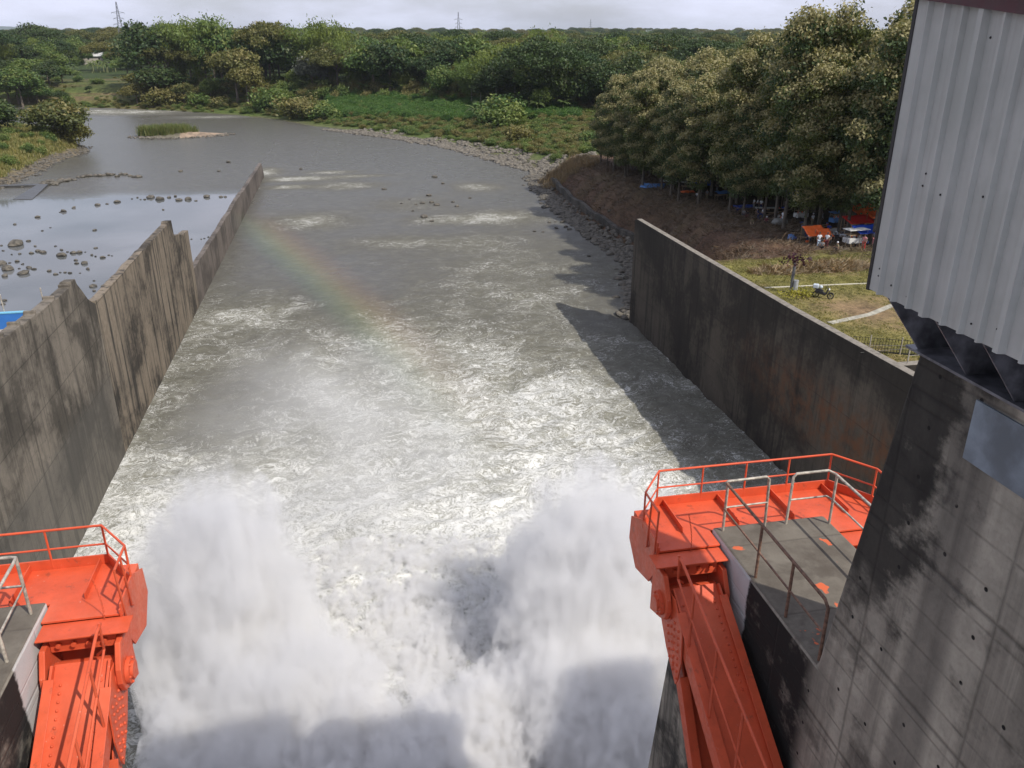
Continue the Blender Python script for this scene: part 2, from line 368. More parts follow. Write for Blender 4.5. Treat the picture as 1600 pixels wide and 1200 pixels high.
def land_right(x, y):
    x = np.asarray(x, float); y = np.asarray(y, float); xr = x_right(y)
    s = (x-xr)*np.interp(y, [230, 300, 480, 600], [1, .72, .6, .35])
    wdt = np.interp(y, [99, 150, 210, 240, 290, 360, 450, 560], [11, 11, 11, 26, 55, 60, 70, 60])
    p = sstep(-.08, 1, s/wdt)
    L0 = level(y); z = -.5 + (L0+.5)*p
    wl = sstep(99.4, 78, y)                       # behind the wall the ground is filled up to terrace level
    fill = L0 - 1.6*sstep(78, 92, y)*(1-sstep(0, 13, s))
    z = z*(1-wl) + fill*wl
    rough = fbm(x*.12, y*.12, 4, .55)*.55*sstep(70, 84, y)*np.interp(y, [0, 240, 500], [1, .8, 1.4]) + fbm(x*.6, y*.6, 3)*.16*sstep(74, 80, y)
    return z + rough*np.clip(p+.2, 0, 1) + .03*fbm(x*.8, y*.8, 3)
def land_left(x, y):
    x = np.asarray(x, float); y = np.asarray(y, float)
    s = x_left(y)-x; p = sstep(-.3, 1, s/14)
    return -.5 + 6.0*p + 3.0*sstep(20, 120, s) + .5*fbm(x*.12, y*.12, 4)*p
def sheet(name, xs_of_y, ys, zf, mat, colf):
    nX = len(xs_of_y(ys[0])); X = np.array([xs_of_y(y) for y in ys]); Y = np.repeat(np.array(ys)[:, None], nX, 1)
    Z = zf(X, Y); nY = len(ys); idx = np.arange(nX*nY).reshape(nY, nX)
    F = np.stack([idx[:-1, :-1], idx[:-1, 1:], idx[1:, 1:], idx[1:, :-1]], -1).reshape(-1, 4)
    me = np_mesh(name, np.stack([X, Y, Z], -1).reshape(-1, 3), F, True)
    set_attr(me, 'ground', colf(X, Y, Z).reshape(-1, 4), 'FLOAT_COLOR')
    return link(name, me, mat)
def ground_mat():
    t = NT('earth_and_grass'); p = t.pos(); g = t.attr('ground')['Color']
    n = t.noise(p, .45, 8, .62); n2 = t.noise(p, 3.2, 6, .65); n3 = t.noise(t.map(p, (1, 1, 1)), .09, 5, .6)
    k = t.math('ADD', t.math('MULTIPLY', n, .9), t.math('MULTIPLY', n2, .8))
    c = t.mix(1.0, g, t.mix(t.ramp(k, .55, 1.15), (.42, .42, .42), (1.55, 1.5, 1.4)), 'MULTIPLY')
    c = t.mix(t.math('MULTIPLY', t.ramp(n3, .5, .68), .3), c, (.10, .085, .04))
    return t.pbr(c, .95, 0, t.bump(k, .8, .12), .15)
M_GND = ground_mat()
def col_right(X, Y, Z):
    soil = np.array([.085, .052, .036]); grass = np.array([.15, .14, .045]); dirt = np.array([.21, .145, .09]); far = np.array([.035, .055, .018])
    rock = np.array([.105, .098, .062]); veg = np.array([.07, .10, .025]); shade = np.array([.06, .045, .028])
    n = fbm(X*.06, Y*.06, 4)+.0; s = X-x_right(Y)
    c = np.repeat(soil[None, None], X.shape[0], 0).repeat(X.shape[1], 1).astype(float)
    def bl(c, k, col): k = np.clip(k, 0, 1)[..., None]; return c*(1-k)+col*k
    c = bl(c, sstep(-.05, .35, n)*.6, np.array([.12, .075, .05]))
    c = bl(c, sstep(79, 75.5, Y+3*n+(X-40)*-.25), grass)
    c = bl(c, sstep(79, 75, Y)*np.exp(-(((X-42)/4)**2 + ((Y-60)/4.5)**2))*.95, dirt)
    c = bl(c, sstep(79, 75, Y)*sstep(.05, .3, fbm(X*.2, Y*.2, 3))*.5, dirt)
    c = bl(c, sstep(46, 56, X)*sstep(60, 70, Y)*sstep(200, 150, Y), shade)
    c = bl(c, sstep(214, 226, Y), veg)
    c = bl(c, sstep(224, 232, Y)*sstep(16, 4, s+6*n), rock)
    c = bl(c, sstep(224, 232, Y)*np.exp(-((s*.7-26-14*n)/9)**2)*.5, np.array([.13, .11, .045]))
    fld = sstep(440, 462, Y)*sstep(-62, -78, X)*sstep(-205, -190, X)*sstep(575, 540, Y)*(.55+.45*np.sign(np.sin(Y*.22+fbm(X*.02, Y*.02, 2)*2)))
    c = bl(c, sstep(60, 110, s)*sstep(230, 300, Y), far)
    c = bl(c, sstep(540, 620, Y), far)
    c = bl(c, fld*.9, np.array([.12, .11, .045])); c = bl(c, fld*sstep(.05, .3, fbm(X*.02, Y*.05, 3))*.8, np.array([.14, .10, .06])); c = bl(c, fld*sstep(.1, .35, fbm(X*.03+9, Y*.06, 3))*.6, np.array([.08, .12, .03]))
    return np.concatenate([c, np.ones(c.shape[:2]+(1,))], -1)
ys = np.concatenate([np.arange(46.8, 99.3, .6), [99.3, 99.4], np.arange(100, 240, .8), np.arange(240, 480, 2.5), np.arange(480, 900, 14), np.geomspace(900, 9500, 30)])
offs = np.concatenate([np.arange(-3, 22, .6), np.arange(22, 70, 1.6), np.arange(70, 200, 5), np.geomspace(200, 9500, 26)])
def xs_r(y):
    b = float(x_right(y)); o = offs.copy()
    if y < 99.35: o = np.where(o < 0, 0.0, o) if y < 99.35 else o
    return b+o
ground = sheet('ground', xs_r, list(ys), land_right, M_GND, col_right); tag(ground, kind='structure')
def col_left(X, Y, Z):
    c = np.ones(X.shape+(1,))*np.array([.17, .15, .055]); n = fbm(X*.07, Y*.07, 4); k = sstep(0, .35, n)[..., None]
    c = c*(1-k)+np.array([.07, .10, .025])*k; s = x_left(Y)-X
    k = sstep(5, 1.5, s)[..., None]; c = c*(1-k)+np.array([.13, .11, .08])*k
    return np.concatenate([c, np.ones(c.shape[:2]+(1,))], -1)
lb = sheet('left_bank', lambda y: float(x_left(y))-offs[::-1], list(np.concatenate([np.arange(120, 330, 1.2), np.arange(330, 432, 4)])), land_left, M_GND, col_left); tag(lb, kind='structure')

# ================================================================== DAM PIERS
def pier_extra(t, c, p, xyz, n1, n2):
    # black growth on the downstream edge of the tall part, whitewash on the nose, pale runs
    y, z = xyz[1], xyz[2]; nn = t.noise(p, 1.1, 7, .65)
    edge = t.math('ADD', y, t.math('MULTIPLY', t.math('SUBTRACT', z, 23.6), .155))
    nn = t.math('ADD', t.math('MULTIPLY', nn, .75), t.math('MULTIPLY', t.noise(t.map(p, (1, 1, 2.4)), 2.6, 5, .65), .25))
    k = t.math('MULTIPLY', t.ramp(t.math('ADD', edge, t.math('MULTIPLY', t.math('SUBTRACT', nn, .5), 4.5)), 9.7, 10.6), t.ramp(t.math('ADD', z, t.math('MULTIPLY', t.math('SUBTRACT', nn, .5), 3)), 25.2, 26.6))
    c = t.mix(t.math('MULTIPLY', k, .9), c, (.016, .015, .014))
    kb = t.math('MULTIPLY', t.math('MULTIPLY', t.ramp(y, 11.2, 11.9), t.ramp(z, 23.55, 23.5)), t.ramp(z, 12, 19))
    c = t.mix(t.math('MULTIPLY', kb, t.ramp(nn, .25, .5)), c, (.018, .017, .016))
    band = t.ramp(t.math('ABSOLUTE', t.math('SUBTRACT', t.math('ADD', y, t.math('MULTIPLY', nn, .5)), 9.15)), .28, .55, 1, 0)
    c = t.mix(t.math('MULTIPLY', band, .5), c, (.05, .045, .042))
    up = t.sep(t.n('NewGeometry').outputs['Normal'])[2]
    wh = t.math('MULTIPLY', t.ramp(t.math('ADD', y, t.math('MULTIPLY', t.math('SUBTRACT', nn, .5), .7)), 14.35, 14.45), t.ramp(t.math('ADD', z, t.math('MULTIPLY', t.math('SUBTRACT', nn, .5), 2.6)), 19.8, 20.6))
    wh = t.math('MULTIPLY', wh, t.ramp(up, .3, .6, 1, 0)); wh = t.math('MULTIPLY', wh, t.ramp(z, 23.7, 23.75, 1, 0))
    c = t.mix(t.math('MULTIPLY', wh, .92), c, t.mix(n2, (.42, .42, .42), (.60, .60, .58)))
    top = t.math('MULTIPLY', t.ramp(up, .7, .9), t.ramp(nn, .3, .7))
    c = t.mix(t.math('MULTIPLY', t.ramp(up, .7, .9), t.ramp(nn, .3, .7, .65, .95)), c, (.080, .066, .052))
    sp = t.math('MULTIPLY', t.ramp(up, .7, .9), t.ramp(t.noise(p, 1.9, 3), .68, .70))
    return t.mix(sp, c, (.55, .12, .05))
M_PIER = concrete('pier_concrete', (.375, .342, .28), (.06, .052, .045), .6, (.52, .66), .45, .62, 2.5, 2.6, patch_scale=.5, extra=pier_extra)
M_PIERB = concrete('lower_pier_concrete', (.30, .27, .22), (.03, .028, .026), .8, (.45, .6), .8, 1.2, 2.5, 2.6, patch_scale=.4, holes=False)
PIER_W = 3.05
def pier(x0, label):
    root = empty('dam_pier', (x0, 11.5, -3)); tag(root, label, 'dam pier')
    T = Matrix.Translation((-x0, -11.5, 3))
    up = [(-8, 14.0), (-8, 30.6), (10.39, 30.6), (11.48, 23.6), (16.5, 23.6), (16.5, 19.9), (13.5, 17.5), (13.5, 14.0)]
    m = MB(); m.prism([T @ Vector((x0, y, z)) for y, z in up], (PIER_W, 0, 0)); m.build('pier_head', M_PIER, root, bevel=.07)
    lo = [(-8, -3), (-8, 13.99), (13.51, 13.99), (13.51, 17.49), (16.2, 19.6), (18.2, 19.6), (18.35, 18.55), (19.28, 12.5), (20.9, 0), (21.2, -3)]
    m = MB(); m.prism([T @ Vector((x0+.02, y, z)) for y, z in lo], (PIER_W-.04, 0, 0)); m.build('pier_body', M_PIERB, root, bevel=.08)
    return root
pier(8.3, 'tall board marked dam pier on the right below the grey metal shed')
pier(-7.1-PIER_W, 'white edged concrete dam pier cut off by the lower left corner')

# ================================================================== GATE STEELWORK
def paint_mat(name, col):
    t = NT(name); p = t.obj(); n = t.noise(p, 1.3, 6, .6); n2 = t.noise(p, 9, 5, .65); st = t.noise(t.map(p, (6, 6, .5)), 1, 5, .6)
    c = t.mix(t.ramp(n, .3, .7), tuple(x*.86 for x in col), tuple(min(1, x*1.1) for x in col))
    c = t.mix(t.math('MULTIPLY', t.ramp(st, .55, .75), .3), c, tuple(x*.6 for x in col))
    c = t.mix(t.math('MULTIPLY', t.ramp(n2, .66, .74), .5), c, (.62, .42, .34))
    c = t.mix(t.math('MULTIPLY', t.ramp(t.noise(p, 3.1, 7, .7), .58, .70), .6), c, (.20, .055, .03))
    c = t.mix(t.math('MULTIPLY', t.ramp(t.noise(p, .55, 3, .5), .5, .75), .3), c, (.66, .20, .11))
    return t.pbr(c, t.ramp(n2, .3, .7, .38, .6), 0, t.bump(n2, .15, .01), .35)
M_OR = paint_mat('orange_red_paint', (.60, .092, .036))
M_GAL = plain('weathered_galvanised_pipe', (.40, .36, .30), .55, .25, .35, 9, .2)
M_RUST = plain('rusty_pipe', (.16, .09, .06), .8, 0, .4, 12, .3)
AS = .62; AZ = 22.9; AY = 15.2                     # top face of the upper arm: z = AZ - AS*(AY - y)
def atop(y): return AZ - AS*(AY-y)
def rivets(m, pts, r=.045, ax=Vector((0, 0, 1))):
    q = ax.to_track_quat('Z', 'Y').to_matrix().to_4x4()
    for p in pts:
        m.ball(p, r, 6, 4, (1, 1, 1))
def gate_unit(xp, sg, label_g, label_p, arms=True, x_other=None):
    """sg = -1: bay on the left of the pier face xp; +1: on the right. X(o) = o metres out from the face."""
    X = lambda o: xp + sg*o
    # ---- radial gate arm
    root = empty('radial_gate_arm', (X(.9), 15.3, 22.35)); tag(root, label_g, 'gate arm')
    T = Matrix.Translation(-root.location)
    def P(o, y, z): return T @ Vector((X(o), y, z))
    L2 = 12.5; th = math.atan(AS)
    d = Vector((0, -math.cos(th), -math.sin(th))); nrm = Vector((0, -math.sin(th), math.cos(th)))
    base = Vector((0, 15.15, atop(15.15)))
    def Q(o, s, h): v = base + d*s + nrm*h; return T @ Vector((X(o), v.y, v.z))
    def bar(m, o0, o1, s0, s1, h0, h1):
        vs = [Q(o, s, h) for h in (h0, h1) for o, s in ((o0, s0), (o1, s0), (o1, s1), (o0, s1))]
        fs = [(0,3,2,1),(4,5,6,7),(0,1,5,4),(1,2,6,5),(2,3,7,6),(3,0,4,7)]
        if sg < 0: fs = [tuple(reversed(f)) for f in fs]
        m.add(vs, fs)
    mw = MB(); bar(mw, .36, 1.42, -.1, L2, -.14, -.10)
    m = MB(); bar(m, .30, .355, -.05, L2, -.62, .02); bar(m, .22, .42, .25, L2, .022, .05); m.build('inner_flange', M_OR, root, bevel=.008)
    m = MB(); bar(m, 1.425, 1.48, -.05, L2, -.62, .02); bar(m, 1.34, 1.56, .55, L2, .022, .05); m.build('outer_flange', M_OR, root, bevel=.008)
    m = mw
    for k in range(13): m.ball(Q(.52, .35+.17*k, -.09), .032, 6, 4)
    for k in range(13): m.ball(Q(1.3, .35+.17*k, -.09), .032, 6, 4)
    for k in range(5): bar(m, .36, 1.42, 3.2+k*2.2, 3.225+k*2.2, -.6, -.141)
    m.build('web_plate', M_OR, root)
    # curved seal stop standing on the web
    # lower arm diverging downwards
    th2 = math.atan(1.45); d2 = Vector((0, -math.cos(th2), -math.sin(th2))); n2 = Vector((0, -math.sin(th2), math.cos(th2)))
    b2 = Vector((0, 15.0, 22.0))
    def Q2(o, s, h): v = b2 + d2*s + n2*h; return T @ Vector((X(o), v.y, v.z))
    def bar2(m, o0, o1, s0, s1, h0, h1):
        vs = [Q2(o, s, h) for h in (h0, h1) for o, s in ((o0, s0), (o1, s0), (o1, s1), (o0, s1))]
        fs = [(0,3,2,1),(4,5,6,7),(0,1,5,4),(1,2,6,5),(2,3,7,6),(3,0,4,7)]
        if sg < 0: fs = [tuple(reversed(f)) for f in fs]
        m.add(vs, fs)
    m = MB(); bar2(m, .36, 1.36, 0, 13, -.35, -.31); bar2(m, .32, .355, 0, 13, -.6, .0); bar2(m, 1.365, 1.40, 0, 13, -.6, 0)
    bar2(m, 1.28, 1.50, 1.2, 13, .002, .03); m.build('lower_arm', M_OR, root, bevel=.008)
    # riveted gusset between the two arms
    o = 1.505; g = [(16.0, 22.75), (15.7, 21.9), (15.15, 21.25), (14.45, 20.7), (14.35, 20.9), (14.25, 21.5), (14.35, 22.3), (14.9, 22.8)]
    m = MB(); m.prism([P(o, y, z) for y, z in g], (sg*.035, 0, 0)); rr = random.Random(3)
    rows = [(15.35, 22.35), (15.1, 22.4), (14.85, 22.4), (14.6, 22.25)]
    for i in range(4):
        for j in range(9):
            y = 15.25 - .24*i - .06*j*(1 if i < 2 else .3); z = 22.25 - .18*j - .06*(i % 2)
            # keep inside the plate
            lo = np.interp(y, [14.35, 14.45, 15.15, 15.7, 16], [20.95, 20.8, 21.35, 22.0, 22.6])
            if z > lo+.02: m.ball(P(o+.035, y, z), .042, 6, 4)
    m.build('gusset_plate', M_OR, root)
    # hub with pin
    m = MB(); m.tube([P(.3, 15.35, 22.42), P(1.6, 15.35, 22.42)], .36, 20); m.build('hub', M_OR, root, bevel=.02)
    # walkway handrail along the arm
    root_r = root
    m = MB(); yo = 15.0
    xo = 1.5
    def tr(y): return 23.94 + (y-14.73)*.335
    def mr(y): return atop(y) + (tr(y)-atop(y))*.52
    def RP(y, z): return P(xo, y, z)
    m.tube([P(1.2, 15.35, 23.3), RP(15.0, 23.95), RP(14.73, tr(14.73)), RP(6, tr(6))], .034, 8)
    m.tube([RP(14.9, mr(14.9)), RP(6, mr(6))], .028, 8); m.tube([RP(14.95, tr(14.9)), RP(14.9, mr(14.9)), P(1.2, 15.3, 22.95)], .028, 8)
    for k in range(6):
        y = 14.0-1.32*k; m.tube([RP(y, tr(y)), RP(y, atop(y)-.18), RP(y-.02, atop(y)-.24)+Vector((-sg*.06, 0, 0))], .03, 8)
    m.build('handrail', M_OR, root)
    # ---- trunnion bracket (yoke) on the girder
    r2 = empty('trunnion_bracket', (X(.9), 15.7, 22.9)); tag(r2, label_p, 'trunnion bracket'); T2 = Matrix.Translation(-r2.location)
    def P2(o, y, z): return T2 @ Vector((X(o), y, z))
    shp = [(16.0, 23.2), (16.0, 21.75), (15.35, 21.98), (15.08, 22.12), (14.95, 22.4), (15.0, 22.72), (15.3, 23.2)]
    m = MB(); m.prism([P2(.10, y, z) for y, z in shp], (sg*.12, 0, 0)); m.build('side_plate', M_OR, r2, bevel=.02)
    m = MB(); m.prism([P2(1.57, y, z) for y, z in shp], (sg*.12, 0, 0)); m.build('side_plate', M_OR, r2, bevel=.02)
    m = MB(); m.tube([P2(1.695, 15.38, 22.40), P2(1.78, 15.38, 22.40)], .29, 24)
    m.tube([P2(1.781, 15.38, 22.40), P2(1.84, 15.38, 22.40)], .19, 20)
    for k in range(6):
        a = k*math.pi/3; m.ball(P2(1.79, 15.38+.25*math.cos(a), 22.40+.25*math.sin(a)), .035, 6, 4)
    m.build('pin_cap', M_OR, r2, bevel=.012)
    m = MB(); m.box(tuple(T2 @ Vector((min(X(.23), X(1.56)), 15.55, 22.95))), tuple(T2 @ Vector((max(X(.23), X(1.56)), 15.62, 23.38))))
    m.box(tuple(T2 @ Vector((min(X(.05), X(1.86)), 15.35, 23.385))), tuple(T2 @ Vector((max(X(.05), X(1.86)), 15.9, 23.42))))
    for k in range(4): q = P2(.42+.3*k, 15.53, 23.15); m.tube([q, q+Vector((0, -.07, 0))], .055, 8)
    m.build('front_plate', M_OR, r2, bevel=.008)
    return root
gate_unit(8.3, -1, 'shaded orange radial gate arm with handrail running down beside the right pier', 'orange trunnion bracket with pin cap on the left face of the right pier')
gate_unit(-7.1, 1, 'sunlit orange radial gate arm with handrail beside the left pier', 'sunlit orange trunnion bracket with pin cap on the left pier')
gate_unit(8.3+PIER_W, 1, 'orange radial gate arm half hidden behind the tall right pier', 'orange trunnion bracket on the far side of the right pier, half hidden by it')

def platform(x0, x1, label):
    """trunnion girder with a walkway deck wrapped round the pier nose; x0..x1 are the pier faces"""
    a, b = x0-1.66, x1+1.66
    root = empty('trunnion_platform', ((x0+x1)/2, 17.2, 22.3)); tag(root, label, 'platform'); T = Matrix.Translation(-root.location)
    out = [(a, 15.9), (a, 16.95), (x0-.95, 17.95), (x1+.95, 17.95), (b, 16.95), (b, 15.9), (x1+.03, 15.9), (x1+.03, 16.53), (x0-.03, 16.53), (x0-.03, 15.9)]
    m = MB(); m.prism([T @ Vector((x, y, 23.44)) for x, y in out], (0, 0, .05)); m.build('deck', M_OR, root, bevel=.006)
    m = MB(); rim = out[:6]
    for i in range(5):
        p, q = Vector((*rim[i], 0)), Vector((*rim[i+1], 0)); dd = (q-p).normalized(); nn = Vector((dd.y, -dd.x, 0))
        vs = [(p.x, p.y), (q.x, q.y), (q.x+nn.x*.04, q.y+nn.y*.04), (p.x+nn.x*.04, p.y+nn.y*.04)]
        m.prism([T @ Vector((x, y, 23.493)) for x, y in vs], (0, 0, .24))
    m.build('kerb', M_OR, root)
    for x in np.linspace(x0-.75, x1+.75, 4):
        m = MB(); m.box(tuple(T @ Vector((x-.012, 16.56, 23.492))), tuple(T @ Vector((x+.012, 17.9, 23.66)))); m.build('stiffener', M_OR, root)
    # girder: deep box behind the pier nose, with slanted end plates
    m = MB(); sec = [(16.56, 23.43), (16.56, 22.2), (17.2, 22.1), (17.88, 22.6), (17.88, 23.43)]
    m.prism([T @ Vector((a+.1, y, z)) for y, z in sec], (b-a-.2, 0, 0))
    for xa, xb in ((a+.1, x0-.06), (x1+.06, b-.1)):
        m.box(tuple(T @ Vector((xa, 16.02, 22.25))), tuple(T @ Vector((xb, 16.54, 23.43))))
    m.build('girder', M_OR, root, bevel=.01)
    ep = [(15.85, 23.62), (15.95, 22.9), (16.35, 22.3), (17.3, 22.05), (17.9, 22.6), (17.85, 23.3), (17.0, 23.7)]
    for x in (a+.02, b-.06):
        m = MB(); m.prism([T @ Vector((x, y, z)) for y, z in ep], (.04, 0, 0)); m.build('end_plate', M_OR, root, bevel=.006)
    # handrail of pipe
    m = MB(); zt = 24.52; zm = 24.02
    top = [(a+.02, 16.0), (a+.02, 16.95), (x0-.93, 17.93), (x1+.93, 17.93), (b-.02, 16.95), (b-.02, 16.0)]
    def TP(x, y, z): return T @ Vector((x, y, z))
    for z, r in ((zt, .03), (zm, .024)): m.tube([TP(x, y, z) for x, y in top], r, 8)
    posts = [(x0-.93, 17.93), (x1+.93, 17.93), (a+.02, 16.95), (b-.02, 16.95)] + [(x, 17.93) for x in np.linspace(x0-.93, x1+.93, 5)[1:-1]]
    for x, y in posts: m.tube([TP(x, y, zt), TP(x, y, 23.5)], .026, 8)
    for x, s in ((a, -1), (b, 1)):
        for y in (16.0, 16.5): m.tube([TP(x-s*.02, y, zt), TP(x+s*.02, y, 23.25), TP(x+s*.02, y+.08, 23.2)], .026, 8)
    m.build('handrail', M_OR, root)
    # chain across the gap
    m = MB()
    n = 34; q0 = Vector((x0-.9 if x0 > 0 else x1+1.2, 15.95, 24.4)); q1 = q0+Vector((0, -.15, -1.5))
    for k in range(n):
        f = k/(n-1); c = T @ (q0.lerp(q1, f)+Vector((.25*math.sin(math.pi*f)*.4, 0, 0))); ax = Vector((1, 0, 0)) if k % 2 else Vector((0, 1, 0))
        ring = [c+ax*.016*math.cos(t)+Vector((0, 0, .03))*math.sin(t) for t in np.linspace(0, 2*math.pi, 7)]
        m.tube(ring, .005, 4, caps=False)
    m.build('chain', M_OR, root)
    return root
platform(8.3, 8.3+PIER_W, 'orange steel walkway with handrail wrapped round the right pier')
platform(-7.1-PIER_W, -7.1, 'orange steel walkway with handrail at the lower left corner')

# ---- grey pipe railings on the pier tops
ZL = 23.6
m = MB(); r = .035
def pr_(pts, rad=r): m.tube([Vector(p) for p in pts], rad, 10)
pr_([(8.5, 16.3, ZL), (8.5, 16.3, ZL+1.33), (8.46, 16.3, ZL+1.38), (8.5, 16.3, ZL+1.40), (9.5, 16.3, ZL+1.42), (9.58, 16.3, ZL+1.34), (9.62, 16.3, ZL)])
pr_([(8.5, 16.28, ZL+.68), (9.6, 16.28, ZL+.70)], .024)
pr_([(10.2, 16.3, ZL), (10.22, 16.3, ZL+1.33), (10.3, 16.3, ZL+1.42), (11.15, 16.3, ZL+1.42), (11.27, 16.15, ZL+1.38), (11.27, 14.0, ZL+1.36), (11.27, 12.0, ZL+1.36)])
pr_([(10.21, 16.28, ZL+.70), (11.2, 16.28, ZL+.70), (11.27, 16.1, ZL+.68), (11.27, 12.0, ZL+.66)], .024)
pr_([(11.27, 16.1, ZL+1.36), (11.27, 16.1, ZL)])
rg = m.build('guard_rail', M_GAL); tag(rg, 'pale galvanised pipe railing across the nose of the right pier', 'railing')
m = MB()
pr_([(8.42, 16.2, ZL+1.40), (8.42, 11.75, ZL+1.36), (8.42, 11.6, ZL+1.25), (8.42, 11.6, ZL)])
pr_([(8.42, 16.2, ZL+.70), (8.42, 11.6, ZL+.66)], .024)
for y in (14.35, 12.95): pr_([(8.42, y, ZL+1.37), (8.42, y, ZL)])
rg = m.build('guard_rail', M_RUST); tag(rg, 'rusty pipe railing along the left edge of the right pier top', 'railing')
m = MB()
pr_([(-7.28, 14.6, ZL), (-7.28, 14.6, ZL+1.38), (-7.28, 15.95, ZL+1.42), (-7.3, 16.1, ZL+1.42), (-7.42, 16.14, ZL+1.42), (-10.0, 16.14, ZL+1.42)])
pr_([(-7.28, 14.6, ZL+.65), (-7.28, 16.1, ZL+.72), (-10.0, 16.14, ZL+.72)], .028)
pr_([(-7.3, 16.1, ZL+1.40), (-7.3, 16.1, ZL)]); pr_([(-7.28, 14.6, ZL+1.38), (-7.28, 11.6, ZL+1.3), (-7.28, 11.6, ZL)])
rg = m.build('guard_rail', M_GAL); tag(rg, 'pale pipe railing on the left pier top', 'railing')

# ================================================================== HOIST SHED
def clad_mat():
    t = NT('grey_painted_cladding'); p = t.pos(); st = t.noise(t.map(p, (3, 9, .35)), 1, 6, .6); n = t.noise(p, 1.2, 5, .6)
    c = t.mix(t.ramp(n, .3, .7), (.375, .38, .35), (.45, .45, .42)); c = t.mix(t.math('MULTIPLY', t.ramp(st, .5, .72), .4), c, (.30, .28, .26))
    return t.pbr(c, .5, 0, t.bump(st, .1, .01), .4)
M_CLAD = clad_mat()
M_DSTEEL = plain('dark_bracket_steel', (.15, .15, .165), .55, .2, .5, 3, .2)
M_TRIM = plain('maroon_trim', (.075, .022, .028), .5, 0, .2)
M_WHITE = plain('white_roof_sheet', (.62, .61, .62), .45, 0, .08)
M_SCREW = plain('dark_screws', (.02, .018, .018), .6)
SX, SY, SZ0, SZ1 = 7.0, 10.02, 31.72, 35.42
root = empty('hoist_shed', (SX+2.8, 6, SZ0)); tag(root, 'grey corrugated metal shed overhanging the right pier', 'shed'); T = Matrix.Translation(-root.location)
def shz(y): return SZ1-.115*(SY-y)                    # eave falls towards the dam deck
prof = []; y = SY; k = 0
while y > -1.0:                                       # trapezoid sheet: flat pans, narrow ribs, one deep lap every fourth rib
    deep = (k % 4 == 3); rw = .08 if deep else .035; dp = .085 if deep else .06
    prof += [(SX, y), (SX, y-.245), (SX-dp, y-.255), (SX-dp, y-.255-rw), (SX, y-.28-rw)]; y -= .28+rw; k += 1
m = MB(); n = len(prof); rowsz = 2; vs = []
for x, yy in prof: vs += [T @ Vector((x, yy, SZ0-.02*(k % 2))), T @ Vector((x, yy, shz(yy)))]
m.add(vs, [(2*i, 2*i+1, 2*i+3, 2*i+2) for i in range(n-1)])
vs2 = [v+Vector((.012, 0, 0)) for v in vs]; m.add(vs2, [(2*i, 2*i+2, 2*i+3, 2*i+1) for i in range(n-1)])
m.build('side_cladding', M_CLAD, root)
m = MB(); prof = []; x = SX; k = 0
while x < 12.6: prof += [(x, SY), (x+.23, SY), (x+.25, SY+.035), (x+.28, SY+.035), (x+.30, SY)]; x += .30
vs = []
for x, yy in prof: vs += [T @ Vector((x, yy, SZ0)), T @ Vector((x, yy, SZ1))]
m.add(vs, [(2*i, 2*i+2, 2*i+3, 2*i+1) for i in range(len(prof)-1)]); m.build('end_cladding', M_CLAD, root)
m = MB(); m.box(tuple(T @ Vector((SX-.012, SY-.01, SZ0-.02))), tuple(T @ Vector((SX+.05, SY+.05, SZ1)))); m.build('corner_trim', M_SCREW, root)
m = MB(); m.box(tuple(T @ Vector((12.55, -1, SZ0))), tuple(T @ Vector((12.6, SY, SZ1)))); m.build('far_cladding', M_CLAD, root)
Rm = Matrix.Rotation(math.atan(.115), 4, 'X')
m = MB(); q = T @ Vector((SX-.10, SY+.12, SZ1-.02))
m.box((0, -11.5, 0), (.16, 0, .20), Matrix.Translation(q) @ Rm); m.build('eave_trim', M_TRIM, root)
m = MB(); q = T @ Vector((SX-.32, SY+.2, SZ1+.20)); m.box((0, -11.8, 0), (6.4, 0, .07), Matrix.Translation(q) @ Rm); m.build('roof_sheet', M_WHITE, root, bevel=.01)
m = MB(); rs = random.Random(5)
for yy, zz in ((9.85, 31.95), (9.55, 31.9), (9.2, 31.85), (8.9, 31.95), (8.5, 31.9), (8.0, 31.88), (7.6, 31.95), (9.8, 33.4), (9.78, 33.55), (9.3, 33.25), (9.28, 33.4), (8.95, 33.2), (8.25, 33.3), (9.75, 34.9), (8.65, 34.95), (9.85, 32.05)):
    m.ball(T @ Vector((SX-.004, yy, zz)), .014, 6, 4)
m.build('screw', M_SCREW, root)['kind'] = 'stuff'
# the next pier along and its shed stand outside the picture but shade the foot of the spray
pier(8.3+15.35+PIER_W, 'next dam pier to the right, beyond the picture')
m = MB(); X2 = 7.0+15.35+PIER_W; m.box((X2, -1, SZ0), (X2+5.6, SY, SZ1+.6)); m.box((X2-.3, -1.5, SZ1+.61), (X2+5.9, SY+.2, SZ1+.7))
tag(m.build('hoist_shed', M_CLAD), 'next grey metal hoist shed to the right, beyond the picture', 'shed')
# bracket frame carrying the shed on the pier head
br = empty('shed_bracket_frame', (8.0, 6, 30.6)); tag(br, 'dark steel bracket frame between the grey shed and the pier', 'bracket frame'); T = Matrix.Translation(-br.location)
m = MB(); m.box(tuple(T @ Vector((8.12, -2, 30.602))), tuple(T @ Vector((11.4, 10.5, 30.64)))); m.build('base_plate', M_DSTEEL, br)
m = MB(); m.box(tuple(T @ Vector((8.75, -2, 30.642))), tuple(T @ Vector((8.8, 10.3, 31.60)))); m.box(tuple(T @ Vector((7.45, -2, 31.62))), tuple(T @ Vector((12.5, 9.95, 31.70)))); m.build('girder_web', M_DSTEEL, br)
for yy in (10.3, 9.25, 8.35, 7.1, 6.2):
    m = MB(); m.prism([T @ Vector(p) for p in ((8.18, yy, 30.645), (8.745, yy, 30.645), (8.745, yy, 31.61), (7.5, yy, 31.61), (7.5, yy, 31.5))], (0, -.025, 0)); m.build('gusset', M_DSTEEL, br)
pl = MB(); pl.box((8.262, 6.9, 29.45), (8.296, 9.05, 30.35))
